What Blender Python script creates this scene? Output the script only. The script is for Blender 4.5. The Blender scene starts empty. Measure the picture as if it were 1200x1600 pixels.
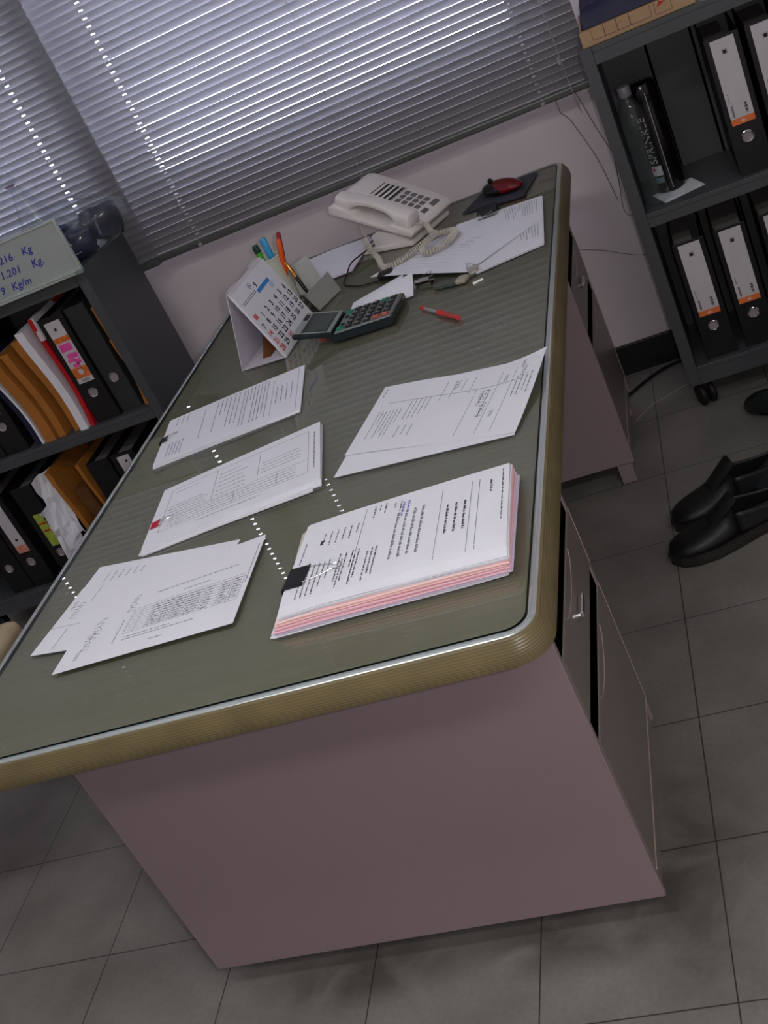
import bpy, bmesh, math, random
from mathutils import Vector, Matrix
PI = math.pi
SC = bpy.context.scene
COL = SC.collection
# ------------------------------------------------------------------ camera
RW = [[0.9060954698425079, 0.1320995861327967, -0.40192125954506774],
      [-0.27747117988697334, -0.5316019087940835, -0.8002556809522913],
      [-0.31937555301381604, 0.8366296133342569, -0.4450282532909715]]
CP = Vector((0.29280636745308636, -1.0152284505629108, 1.421075503891635))
cd = bpy.data.cameras.new('camera'); cam = bpy.data.objects.new('camera', cd); COL.objects.link(cam)
m = Matrix(((RW[0][0], -RW[1][0], -RW[2][0]), (RW[0][1], -RW[1][1], -RW[2][1]), (RW[0][2], -RW[1][2], -RW[2][2]))).to_4x4()
m.translation = CP
cam.matrix_world = m
cd.sensor_fit = 'VERTICAL'; cd.sensor_height = 24.0; cd.lens = 1815.797 / 1600 * 24.0
cd.clip_start = 0.02; cd.clip_end = 200
SC.camera = cam
# ------------------------------------------------------------------ light & exposure
SC.view_settings.view_transform = 'Standard'; SC.view_settings.look = 'None'
SC.view_settings.gamma = 1.0; SC.view_settings.use_curve_mapping = False
SC.view_settings.exposure = 0.0
SKY = 16.0          # daylight outside the window
FLASH = 20.0       # the camera's own flash
CEIL = 13.0         # ceiling tubes, mostly off towards the back
world = bpy.data.worlds.new('world'); SC.world = world; world.use_nodes = True
wn = world.node_tree; wn.nodes.clear()
wo = wn.nodes.new('ShaderNodeOutputWorld'); wb = wn.nodes.new('ShaderNodeBackground')
wb.inputs[0].default_value = (0.76, 0.78, 1.0, 1); wb.inputs[1].default_value = SKY
wn.links.new(wb.outputs[0], wo.inputs[0])
def lamp(name, kind, loc, power, color, size=0.1, size_y=None, target=None):
    d = bpy.data.lights.new(name, kind); d.energy = power; d.color = color
    o = bpy.data.objects.new(name, d); COL.objects.link(o); o.location = loc
    if kind == 'AREA':
        d.size = size
        if size_y: d.shape = 'RECTANGLE'; d.size_y = size_y
    else: d.shadow_soft_size = size
    if target is not None:
        o.rotation_euler = (Vector(target) - Vector(loc)).to_track_quat('-Z', 'Y').to_euler()
    return o
fl = CP + Vector(RW[0]) * 0.055 - Vector(RW[1]) * 0.02
lamp('flash', 'POINT', fl, FLASH, (1.0, 0.97, 1.0), 0.012)
lamp('window_daylight', 'AREA', (-1.0, 2.30, 1.42), 26, (0.80, 0.86, 1.0), 2.3, 0.8, (-1.0, 0.0, 0.9))
lamp('ceiling_tube', 'AREA', (-0.6, -0.6, 2.55), CEIL, (1.0, 0.985, 0.95), 1.2, 0.3)
lamp('ceiling_tube', 'AREA', (1.2, -1.6, 2.55), CEIL * 1.6, (1.0, 0.985, 0.95), 1.2, 0.3)

# ------------------------------------------------------------------ helpers
def lin(c):
    return tuple(((v / 255) / 12.92 if v / 255 <= 0.04045 else ((v / 255 + 0.055) / 1.055) ** 2.4) for v in c)
MATS = {}
def mat(name, rgb, rough=0.5, metal=0.0, noise=0.0, nscale=40.0, bump=0.0, bscale=200.0, spec=0.5, coord='Object', stretch=None):
    if name in MATS: return MATS[name]
    m = bpy.data.materials.new(name); m.use_nodes = True; nt = m.node_tree
    b = nt.nodes['Principled BSDF']; c = (*lin(rgb), 1)
    b.inputs['Base Color'].default_value = c; b.inputs['Roughness'].default_value = rough
    b.inputs['Metallic'].default_value = metal; b.inputs['Specular IOR Level'].default_value = spec
    if noise or bump:
        tc = nt.nodes.new('ShaderNodeTexCoord'); src = tc.outputs[coord]
        if stretch:
            mp = nt.nodes.new('ShaderNodeMapping'); mp.inputs['Scale'].default_value = stretch
            nt.links.new(src, mp.inputs[0]); src = mp.outputs[0]
    if noise:
        n = nt.nodes.new('ShaderNodeTexNoise'); n.inputs['Scale'].default_value = nscale; n.inputs['Detail'].default_value = 5
        nt.links.new(src, n.inputs['Vector'])
        r = nt.nodes.new('ShaderNodeMapRange'); r.inputs[1].default_value = 0.3; r.inputs[2].default_value = 0.7
        r.inputs[3].default_value = 1 - noise; r.inputs[4].default_value = 1 + noise
        nt.links.new(n.outputs['Fac'], r.inputs[0])
        mx = nt.nodes.new('ShaderNodeVectorMath'); mx.operation = 'SCALE'; mx.inputs[0].default_value = c[:3]
        nt.links.new(r.outputs[0], mx.inputs['Scale']); nt.links.new(mx.outputs[0], b.inputs['Base Color'])
    if bump:
        n2 = nt.nodes.new('ShaderNodeTexNoise'); n2.inputs['Scale'].default_value = bscale; n2.inputs['Detail'].default_value = 3
        nt.links.new(src, n2.inputs['Vector'])
        bp = nt.nodes.new('ShaderNodeBump'); bp.inputs['Strength'].default_value = bump; bp.inputs['Distance'].default_value = 0.002
        nt.links.new(n2.outputs['Fac'], bp.inputs['Height']); nt.links.new(bp.outputs[0], b.inputs['Normal'])
    MATS[name] = m; return m
def clear(name, tint=(1, 1, 1), ior=1.5, rough=0.0, haze=0.0, hazecol=(0.8, 0.8, 0.82), wav=0.0):
    """thin clear glass or plastic: see-through plus a Fresnel mirror on its front side, optional milky haze"""
    if name in MATS: return MATS[name]
    m = bpy.data.materials.new(name); m.use_nodes = True; nt = m.node_tree; nt.nodes.clear()
    o = nt.nodes.new('ShaderNodeOutputMaterial'); t = nt.nodes.new('ShaderNodeBsdfTransparent'); t.inputs[0].default_value = (*tint, 1)
    g = nt.nodes.new('ShaderNodeBsdfGlossy'); g.inputs['Roughness'].default_value = rough
    f = nt.nodes.new('ShaderNodeFresnel'); f.inputs[0].default_value = ior
    geo = nt.nodes.new('ShaderNodeNewGeometry')
    s = nt.nodes.new('ShaderNodeMath'); s.operation = 'SUBTRACT'; s.inputs[0].default_value = 1; nt.links.new(geo.outputs['Backfacing'], s.inputs[1])
    mu = nt.nodes.new('ShaderNodeMath'); mu.operation = 'MULTIPLY'; nt.links.new(f.outputs[0], mu.inputs[0]); nt.links.new(s.outputs[0], mu.inputs[1])
    mx = nt.nodes.new('ShaderNodeMixShader'); nt.links.new(mu.outputs[0], mx.inputs[0])
    body = t.outputs[0]
    if haze:
        d = nt.nodes.new('ShaderNodeBsdfDiffuse'); d.inputs[0].default_value = (*hazecol, 1)
        mh = nt.nodes.new('ShaderNodeMixShader'); mh.inputs[0].default_value = haze
        nt.links.new(t.outputs[0], mh.inputs[1]); nt.links.new(d.outputs[0], mh.inputs[2]); body = mh.outputs[0]
    nt.links.new(body, mx.inputs[1]); nt.links.new(g.outputs[0], mx.inputs[2]); nt.links.new(mx.outputs[0], o.inputs[0])
    if wav:
        tc = nt.nodes.new('ShaderNodeTexCoord'); n = nt.nodes.new('ShaderNodeTexNoise'); n.inputs['Scale'].default_value = 3.0
        nt.links.new(tc.outputs['Object'], n.inputs['Vector'])
        bp = nt.nodes.new('ShaderNodeBump'); bp.inputs['Strength'].default_value = 1.0; bp.inputs['Distance'].default_value = wav
        nt.links.new(n.outputs['Fac'], bp.inputs['Height']); nt.links.new(bp.outputs[0], g.inputs['Normal'])
    MATS[name] = m; return m

class MB:
    def __init__(s): s.bm = bmesh.new()
    def poly(s, pts, flip=False):
        vs = [s.bm.verts.new(p) for p in pts]
        return s.bm.faces.new(vs[::-1] if flip else vs)
    def box(s, x0, x1, y0, y1, z0, z1, bev=0.0, M=None, seg=2):
        t = bmesh.new(); bmesh.ops.create_cube(t, size=1)
        for v in t.verts: v.co = Vector(((x0 + x1) / 2 + v.co.x * (x1 - x0), (y0 + y1) / 2 + v.co.y * (y1 - y0), (z0 + z1) / 2 + v.co.z * (z1 - z0)))
        if bev: bmesh.ops.bevel(t, geom=t.edges[:], offset=bev, segments=seg, affect='EDGES', profile=0.5)
        s.merge(t, M); return s
    def merge(s, t, M=None):
        if M is not None: bmesh.ops.transform(t, matrix=M, verts=t.verts)
        mp = {v: s.bm.verts.new(v.co) for v in t.verts}
        for f in t.faces:
            try: nf = s.bm.faces.new([mp[v] for v in f.verts]); nf.smooth = f.smooth
            except ValueError: pass
        t.free()
    def cyl(s, r, z0, z1, n=24, r2=None, M=None, cap=True, cx=0, cy=0):
        r2 = r if r2 is None else r2
        return s.lathe(([(0, z0)] if cap else []) + [(r, z0), (r2, z1)] + ([(0, z1)] if cap else []), n, M, cx, cy)
    def lathe(s, prof, n=24, M=None, cx=0, cy=0):
        t = bmesh.new(); rings = []
        for r, z in prof:
            if r < 1e-7: rings.append([t.verts.new((cx, cy, z))])
            else: rings.append([t.verts.new((cx + r * math.cos(2 * PI * i / n), cy + r * math.sin(2 * PI * i / n), z)) for i in range(n)])
        for a, b in zip(rings, rings[1:]):
            for i in range(n):
                j = (i + 1) % n
                if len(a) == 1 and len(b) == 1: break
                if len(a) == 1: t.faces.new((a[0], b[j], b[i])[::-1] if 0 else (a[0], b[j], b[i]))
                elif len(b) == 1: t.faces.new((a[i], a[j], b[0]))
                else: t.faces.new((a[i], a[j], b[j], b[i]))
        bmesh.ops.recalc_face_normals(t, faces=t.faces)
        s.merge(t, M); return s
    def tube(s, pts, r, n=8, closed=False, M=None):
        t = bmesh.new(); pts = [Vector(p) for p in pts]; rings = []; N = len(pts)
        up = None
        for i, p in enumerate(pts):
            a = pts[(i - 1) % N] if (closed or i > 0) else p; b = pts[(i + 1) % N] if (closed or i < N - 1) else p
            d = (b - a).normalized() if (b - a).length > 1e-9 else Vector((0, 0, 1))
            if up is None: up = d.orthogonal().normalized()
            up = (up - d * up.dot(d)); up = up.normalized() if up.length > 1e-6 else d.orthogonal().normalized()
            w = d.cross(up)
            rr = r[i] if isinstance(r, (list, tuple)) else r
            rings.append([t.verts.new(p + (up * math.cos(2 * PI * k / n) + w * math.sin(2 * PI * k / n)) * rr) for k in range(n)])
        R = list(zip(rings, rings[1:])) + ([(rings[-1], rings[0])] if closed else [])
        for a, b in R:
            for k in range(n): t.faces.new((a[k], a[(k + 1) % n], b[(k + 1) % n], b[k]))
        if not closed:
            t.faces.new(rings[0][::-1]); t.faces.new(rings[-1])
        bmesh.ops.recalc_face_normals(t, faces=t.faces)
        s.merge(t, M); return s
    def prism(s, outline, z0, z1, bev=0.0, M=None, seg=2):
        """2D outline (x, y) extruded from z0 to z1"""
        t = bmesh.new(); lo = [t.verts.new((x, y, z0)) for x, y in outline]; hi = [t.verts.new((x, y, z1)) for x, y in outline]
        t.faces.new(lo[::-1]); top = t.faces.new(hi); n = len(outline)
        for i in range(n): t.faces.new((lo[i], lo[(i + 1) % n], hi[(i + 1) % n], hi[i]))
        bmesh.ops.recalc_face_normals(t, faces=t.faces)
        if bev: bmesh.ops.bevel(t, geom=[e for e in t.edges], offset=bev, segments=seg, affect='EDGES', profile=0.5)
        s.merge(t, M); return s
    def grid(s, fn, nu, nv, thick=0.0, M=None):
        """surface fn(u, v) -> point; optional thickness straight down"""
        t = bmesh.new()
        def lay(dz):
            return [[t.verts.new(Vector(fn(i / nu, j / nv)) + Vector((0, 0, dz))) for j in range(nv + 1)] for i in range(nu + 1)]
        a = lay(0)
        for i in range(nu):
            for j in range(nv): t.faces.new((a[i][j], a[i + 1][j], a[i + 1][j + 1], a[i][j + 1]))
        if thick:
            b = lay(-thick)
            for i in range(nu):
                for j in range(nv): t.faces.new((b[i][j], b[i][j + 1], b[i + 1][j + 1], b[i + 1][j]))
            for i in range(nu):
                t.faces.new((a[i][0], b[i][0], b[i + 1][0], a[i + 1][0])); t.faces.new((a[i][nv], a[i + 1][nv], b[i + 1][nv], b[i][nv]))
            for j in range(nv):
                t.faces.new((a[0][j], a[0][j + 1], b[0][j + 1], b[0][j])); t.faces.new((a[nu][j], b[nu][j], b[nu][j + 1], a[nu][j + 1]))
            bmesh.ops.recalc_face_normals(t, faces=t.faces)
        s.merge(t, M); return s
    def build(s, name, material, parent=None, smooth=False, loc=None, rot=None, label=None, sub=0):
        me = bpy.data.meshes.new(name)
        if smooth:
            for f in s.bm.faces: f.smooth = True
        s.bm.to_mesh(me); s.bm.free()
        for mt in (material if isinstance(material, (list, tuple)) else [material]): me.materials.append(mt)
        if smooth:
            try: me.set_sharp_from_angle(angle=math.radians(40))
            except Exception: pass
        o = bpy.data.objects.new(name, me); COL.objects.link(o)
        if parent: o.parent = parent
        if loc is not None: o.location = loc
        if rot is not None: o.rotation_euler = rot
        if label: o['label'] = label
        if sub:
            md = o.modifiers.new('sub', 'SUBSURF'); md.levels = sub; md.render_levels = sub
        return o
def tag(o, label=None, cat=None, group=None, kind=None):
    if label: o['label'] = label
    if cat: o['category'] = cat
    if group: o['group'] = group
    if kind: o['kind'] = kind
    return o
def thing(name, loc, rz, label, cat, group=None, rot=None):
    o = bpy.data.objects.new(name, None); COL.objects.link(o); o.empty_display_size = 0.05
    o.location = loc; o.rotation_euler = rot if rot else (0, 0, rz)
    return tag(o, label, cat, group)
def struct(mb, name, m, **k):
    return tag(mb.build(name, m, **k), kind='structure')
def text_mesh(mb, body, size, M, extr=0.0, bold=0.0, align='LEFT', shear=0.0, space=1.0):
    c = bpy.data.curves.new('t', 'FONT'); c.body = body; c.size = size; c.align_x = align; c.shear = shear; c.space_character = space
    c.fill_mode = 'FRONT'; c.extrude = extr; c.offset = bold; c.resolution_u = 2
    o = bpy.data.objects.new('t', c); COL.objects.link(o)
    dg = bpy.context.evaluated_depsgraph_get(); dg.update()
    me = bpy.data.meshes.new_from_object(o.evaluated_get(dg))
    t = bmesh.new(); t.from_mesh(me); mb.merge(t, M)
    COL.objects.unlink(o); bpy.data.objects.remove(o); bpy.data.meshes.remove(me)
def MAT(px, py, pz, o=(0, 0, 0)):
    """matrix with the given columns and origin"""
    px, py, pz, o = Vector(px), Vector(py), Vector(pz), Vector(o)
    return Matrix(((px.x, py.x, pz.x, o.x), (px.y, py.y, pz.y, o.y), (px.z, py.z, pz.z, o.z), (0, 0, 0, 1)))
T = Matrix.Translation
def RZ(a): return Matrix.Rotation(a, 4, 'Z')
def RX(a): return Matrix.Rotation(a, 4, 'X')
def RY(a): return Matrix.Rotation(a, 4, 'Y')

H = 0.6895; PHI = -0.0126; YW = 2.023
cP, sP = math.cos(PHI), math.sin(PHI)
def dk(x, y, z=0.0):
    """desk coordinates (x right, y away, z above the glass) -> room"""
    return Vector((cP * x - sP * y, sP * x + cP * y, H + z))

# ------------------------------------------------------------------ materials
M_wall = mat('wall_paint', (226, 215, 219), 0.85, noise=0.03, nscale=3, bump=0.15, bscale=120)
M_ceil = mat('ceiling_paint', (205, 205, 202), 0.9, noise=0.02)
M_base = mat('baseboard_black', (22, 22, 23), 0.45, noise=0.1)
M_slat = mat('slat_enamel', (146, 145, 149), 0.38, noise=0.03, nscale=30)
M_rail = mat('blind_rail', (92, 96, 92), 0.35, metal=0.3, noise=0.05)
M_cord = mat('blind_cord', (170, 165, 160), 0.8, noise=0.05)
M_lam = mat('desk_laminate', (127, 125, 107), 0.45, noise=0.05, nscale=5, stretch=(1, 14, 1))
M_trim = mat('olive_trim', (110, 98, 68), 0.33, noise=0.12, nscale=18, stretch=(1, 1, 1))
M_silver = mat('silver_strip', (215, 222, 220), 0.25, metal=0.75, noise=0.03)
M_pink = mat('desk_side_enamel', (150, 131, 136), 0.42, noise=0.02, nscale=4, bump=0.05, bscale=300)
M_front = mat('drawer_front_enamel', (128, 121, 114), 0.3, noise=0.03, nscale=6)
M_fold = mat('drawer_edge_enamel', (185, 160, 158), 0.4, noise=0.02)
M_gap = mat('recess_black', (4, 4, 4), 0.9, noise=0.1, spec=0.0)
M_shelf = mat('shelf_grey_steel', (74, 77, 80), 0.42, noise=0.05, nscale=8, bump=0.1, bscale=400)
M_black = mat('black_plastic', (16, 16, 17), 0.35, noise=0.1, nscale=20)
M_rubber = mat('black_rubber', (10, 10, 10), 0.6, noise=0.1)
M_chrome = mat('chrome', (215, 215, 215), 0.12, metal=1.0, noise=0.02)
M_paper = mat('white_paper', (238, 238, 246), 0.8, noise=0.015, nscale=14)
M_paperB = mat('paper_block', (120, 112, 112), 0.9, noise=0.2, nscale=300, stretch=(8, 0.2, 0.2))
M_pinkp = mat('pink_paper', (252, 206, 218), 0.8, noise=0.02)
M_salmon = mat('salmon_paper', (254, 216, 214), 0.8, noise=0.02)
M_lilac = mat('lilac_paper', (240, 222, 244), 0.8, noise=0.02)
M_ink = mat('printed_ink', (34, 32, 38), 0.8, noise=0.1)
M_inkg = mat('faint_ink', (120, 120, 132), 0.8, noise=0.1)
M_inkb = mat('blue_ink', (40, 50, 160), 0.6, noise=0.1)
M_binder = mat('binder_black', (15, 15, 16), 0.5, noise=0.25, nscale=90, bump=0.2, bscale=500)
M_bindg = mat('binder_mottled', (42, 45, 45), 0.6, noise=0.35, nscale=400)
M_kraft = mat('kraft_paper', (178, 112, 40), 0.75, noise=0.08, nscale=12)
M_kraftd = mat('dark_kraft', (104, 62, 22), 0.8, noise=0.12, nscale=12)
M_card = mat('tan_cardboard', (178, 148, 112), 0.8, noise=0.05, nscale=15)
M_orange = mat('label_orange', (235, 120, 60), 0.6, noise=0.1)
M_label = mat('label_white', (205, 200, 205), 0.6, noise=0.03)
M_hotpink = mat('label_pink', (240, 80, 170), 0.6, noise=0.05)
M_redcov = mat('red_cover', (190, 20, 32), 0.4, noise=0.05)
M_phone = mat('ivory_plastic', (228, 222, 219), 0.42, noise=0.015, bump=0.05, bscale=800)
M_key = mat('grey_key', (112, 110, 114), 0.5, noise=0.05)
M_dark = mat('dark_print', (40, 42, 44), 0.5, noise=0.1)

# floor: square vinyl tiles with thin joints, mottling and grime
def floor_mat():
    m = bpy.data.materials.new('vinyl_tile_floor'); m.use_nodes = True; nt = m.node_tree; N = nt.nodes.new; L = nt.links.new
    b = nt.nodes['Principled BSDF']; b.inputs['Roughness'].default_value = 0.42
    g = N('ShaderNodeNewGeometry'); sx = N('ShaderNodeSeparateXYZ'); L(g.outputs['Position'], sx.inputs[0])
    S = 0.28397
    def joint(out, off):
        a = N('ShaderNodeMath'); a.operation = 'SUBTRACT'; a.inputs[1].default_value = off; L(out, a.inputs[0])
        d = N('ShaderNodeMath'); d.operation = 'DIVIDE'; d.inputs[1].default_value = S; L(a.outputs[0], d.inputs[0])
        f = N('ShaderNodeMath'); f.operation = 'FRACT'; L(d.outputs[0], f.inputs[0])
        c = N('ShaderNodeMath'); c.operation = 'SUBTRACT'; c.inputs[1].default_value = 0.5; L(f.outputs[0], c.inputs[0])
        e = N('ShaderNodeMath'); e.operation = 'ABSOLUTE'; L(c.outputs[0], e.inputs[0])
        r = N('ShaderNodeMapRange'); r.inputs[1].default_value = 0.4945; r.inputs[2].default_value = 0.4978; L(e.outputs[0], r.inputs[0])
        return r.outputs[0]
    mx = N('ShaderNodeMath'); mx.operation = 'MAXIMUM'; L(joint(sx.outputs[0], -1.0944), mx.inputs[0]); L(joint(sx.outputs[1], 0.2924), mx.inputs[1])
    n1 = N('ShaderNodeTexNoise'); n1.inputs['Scale'].default_value = 5; n1.inputs['Detail'].default_value = 8; L(g.outputs['Position'], n1.inputs['Vector'])
    n2 = N('ShaderNodeTexNoise'); n2.inputs['Scale'].default_value = 120; n2.inputs['Detail'].default_value = 3; L(g.outputs['Position'], n2.inputs['Vector'])
    r1 = N('ShaderNodeValToRGB'); r1.color_ramp.elements[0].position = 0.3; r1.color_ramp.elements[1].position = 0.68
    r1.color_ramp.elements[0].color = (*lin((110, 107, 102)), 1); r1.color_ramp.elements[1].color = (*lin((136, 133, 128)), 1); L(n1.outputs['Fac'], r1.inputs[0])
    r2 = N('ShaderNodeMapRange'); r2.inputs[1].default_value = 0.3; r2.inputs[2].default_value = 0.7; r2.inputs[3].default_value = 0.93; r2.inputs[4].default_value = 1.07; L(n2.outputs['Fac'], r2.inputs[0])
    v = N('ShaderNodeVectorMath'); v.operation = 'SCALE'; L(r1.outputs[0], v.inputs[0]); L(r2.outputs[0], v.inputs['Scale'])
    k = N('ShaderNodeMix'); k.data_type = 'RGBA'; L(mx.outputs[0], k.inputs[0]); L(v.outputs[0], k.inputs[6]); k.inputs[7].default_value = (*lin((52, 49, 45)), 1)
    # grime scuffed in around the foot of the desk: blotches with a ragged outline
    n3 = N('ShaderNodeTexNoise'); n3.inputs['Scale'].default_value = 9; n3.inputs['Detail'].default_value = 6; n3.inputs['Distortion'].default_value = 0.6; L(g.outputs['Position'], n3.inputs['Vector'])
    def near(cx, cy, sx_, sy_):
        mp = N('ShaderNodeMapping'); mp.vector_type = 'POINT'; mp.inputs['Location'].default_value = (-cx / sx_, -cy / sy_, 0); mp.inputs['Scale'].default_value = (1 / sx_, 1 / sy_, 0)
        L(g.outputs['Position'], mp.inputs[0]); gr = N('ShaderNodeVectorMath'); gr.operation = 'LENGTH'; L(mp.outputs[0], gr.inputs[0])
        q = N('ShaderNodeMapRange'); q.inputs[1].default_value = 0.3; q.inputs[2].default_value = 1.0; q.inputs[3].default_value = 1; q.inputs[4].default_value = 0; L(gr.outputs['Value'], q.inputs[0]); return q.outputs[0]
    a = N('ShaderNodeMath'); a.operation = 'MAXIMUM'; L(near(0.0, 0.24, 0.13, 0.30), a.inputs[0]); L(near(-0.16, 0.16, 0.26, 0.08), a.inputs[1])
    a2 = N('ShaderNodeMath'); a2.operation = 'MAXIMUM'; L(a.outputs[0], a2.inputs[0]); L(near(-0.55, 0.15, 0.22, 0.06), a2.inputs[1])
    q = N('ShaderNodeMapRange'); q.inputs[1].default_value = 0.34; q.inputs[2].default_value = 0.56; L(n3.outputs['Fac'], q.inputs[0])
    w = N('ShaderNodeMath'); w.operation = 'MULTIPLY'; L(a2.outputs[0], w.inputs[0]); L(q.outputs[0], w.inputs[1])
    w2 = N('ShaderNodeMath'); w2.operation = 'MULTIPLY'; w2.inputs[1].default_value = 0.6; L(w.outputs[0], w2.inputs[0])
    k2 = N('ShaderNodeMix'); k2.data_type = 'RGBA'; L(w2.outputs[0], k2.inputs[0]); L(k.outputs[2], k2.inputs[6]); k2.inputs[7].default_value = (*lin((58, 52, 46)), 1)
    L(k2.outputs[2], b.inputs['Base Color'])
    return m
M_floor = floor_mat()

# ------------------------------------------------------------------ room
X0, X1, Y0 = -3.2, 2.6, -3.4; ZC = 2.62
WX0, WX1, WZ0, WZ1 = -2.75, 0.045, 0.955, 1.88
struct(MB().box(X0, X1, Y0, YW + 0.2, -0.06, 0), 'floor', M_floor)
struct(MB().box(X0, X1, Y0, YW + 0.2, ZC, ZC + 0.06), 'ceiling', M_ceil)
w = MB(); w.box(X0, X1, YW, YW + 0.16, 0, WZ0); w.box(X0, X1, YW, YW + 0.16, WZ1, ZC); w.box(X0, WX0, YW, YW + 0.16, WZ0, WZ1); w.box(WX1, X1, YW, YW + 0.16, WZ0, WZ1)
struct(w, 'wall_back', M_wall)
struct(MB().box(X0 - 0.1, X0, Y0, YW + 0.2, 0, ZC), 'wall_left', M_wall)
struct(MB().box(X1, X1 + 0.1, Y0, YW + 0.2, 0, ZC), 'wall_right', M_wall)
struct(MB().box(X0, X1, Y0 - 0.1, Y0, 0, ZC), 'wall_front', M_wall)
struct(MB().box(X0, X1, YW - 0.012, YW, 0, 0.088, 0.002), 'baseboard_back', M_base)
fr = MB()
for a, b in ((WX0, WX0 + 0.05), (WX1 - 0.05, WX1), (-1.17, -1.03)): fr.box(a, b, YW + 0.05, YW + 0.10, WZ0, WZ1, 0.003)
fr.box(WX0, WX1, YW + 0.05, YW + 0.10, WZ0, WZ0 + 0.035, 0.003); fr.box(WX0, WX1, YW + 0.05, YW + 0.10, WZ1 - 0.04, WZ1, 0.003)
win = struct(fr, 'window_1', mat('window_frame_aluminium', (150, 150, 150), 0.35, metal=0.8, noise=0.03))
g = MB(); g.box(WX0 + 0.04, -1.12, YW + 0.07, YW + 0.075, WZ0 + 0.02, WZ1 - 0.02); g.box(-1.07, WX1 - 0.04, YW + 0.07, YW + 0.075, WZ0 + 0.02, WZ1 - 0.02)
g.build('pane', clear('window_glass', (0.96, 0.98, 0.97)), win)

# ------------------------------------------------------------------ venetian blinds
def blind(name, x0, x1, cords, z0, z1, tilt, label, yb=YW - 0.062, seed=1):
    cw_ = dict(cords); cords = list(cw_)
    rnd = random.Random(seed); P = 0.0197; Wd = 0.0242
    root = thing(name, ((x0 + x1) / 2, yb, z0), 0, label, 'window blind')
    cx = (x0 + x1) / 2
    sl = MB(); n = int((z1 - z0 - 0.02) / P)
    xs = [x0, x1]
    for c in cords: xs += [c - cw_[c], c + cw_[c]] if cw_[c] else []
    for i in range(1, 12): xs.append(x0 + (x1 - x0) * i / 12)
    xs = sorted(xs)
    prof = [(-0.5, 0.0), (-0.2, 0.0012), (-0.075, 0.0016), (0.075, 0.0016), (0.2, 0.0012), (0.5, 0.0)]
    holes = [(c - cw_[c], c + cw_[c]) for c in cords if cw_[c]]
    ph = [rnd.uniform(0, 6.28) for _ in range(3)]
    for k in range(n):
        zc = 0.028 + k * P
        tl = tilt + rnd.gauss(0, 0.003)
        sag = rnd.gauss(0, 0.0002)
        rows = []
        for x in xs:
            t = tl + 0.008 * math.sin(x * 3.1 + ph[0] + k * 0.05) + 0.003 * math.sin(x * 7.7 + ph[1] + k * 0.11) + (0.03 * (-0.78 - x) / 0.2 if -1.11 < x < -0.78 else 0)
            ca, sa = math.cos(t), math.sin(t)
            row = []
            for u, hgt in prof:
                # u = -0.5: room side, high; u = +0.5: window side, low
                row.append(sl.bm.verts.new((x - cx, u * Wd * ca + hgt * sa, zc + sag - u * Wd * sa + hgt * ca)))
            rows.append(row)
        for i in range(len(xs) - 1):
            hole = any(a - 1e-6 <= xs[i] and xs[i + 1] <= b + 1e-6 for a, b in holes)
            for j in range(5):
                if hole and j == 2: continue
                f = sl.bm.faces.new((rows[i][j], rows[i + 1][j], rows[i + 1][j + 1], rows[i][j + 1])); f.smooth = True
    sl.build('slats', M_slat, root)
    MB().box(x0 - cx, x1 - cx, -0.013, 0.013, -0.004, 0.014, 0.004).build('bottom_rail', M_rail, root)
    MB().box(x0 - cx, x1 - cx, -0.012, 0.012, z1 - z0 + 0.01, z1 - z0 + 0.05, 0.002).build('head_rail', M_rail, root)
    for c in cords:
        cd_ = MB()
        cd_.tube([(c - cx, -0.0125, 0.005), (c - cx, -0.0125, z1 - z0)], 0.0006, 5)
        cd_.tube([(c - cx, 0.0125, 0.005), (c - cx, 0.0125, z1 - z0)], 0.0006, 5)
        cd_.build('ladder_cord', M_cord, root)
        MB().lathe([(0, -0.006), (0.006, -0.006), (0.007, -0.001), (0.0055, 0.004), (0, 0.005)], 12, T((c - cx, -0.012, 0.002))).build('cord_button', mat('button_plastic', (150, 150, 145), 0.4, noise=0.03), root)
    return root
TILT = math.radians(57.4)
b1 = blind('venetian_blind', -1.165, 0.150, [(-0.967, 0.006), (-0.475, 0.0), (0.014, 0.004)], 0.796, 2.28, TILT, 'wide grey venetian blind hanging over the window behind the telephone', seed=4)
b2 = blind('venetian_blind', -2.78, -1.090, [(-1.235, 0.006), (-1.95, 0.006), (-2.6, 0.006)], 0.796, 2.28, TILT + 0.10, 'grey venetian blind behind the clear plastic bag at the left', seed=9, yb=YW - 0.088)
pc = MB(); pc.tube([(0.085 + 0.5075, -0.03, 1.45), (0.083 + 0.5075, -0.032, 0.3), (0.09 + 0.5075, -0.03, 0.02), (0.095 + 0.5075, -0.028, -0.05)], 0.0012, 6)
pc.build('pull_cord', M_cord, b1)
pc = MB(); pc.lathe([(0, 0), (0.003, 0.001), (0.004, 0.012), (0.0015, 0.02), (0, 0.021)], 10, T((0.084 + 0.5075, -0.032, 0.075))); pc.build('cord_tassel', M_cord, b1)

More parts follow.
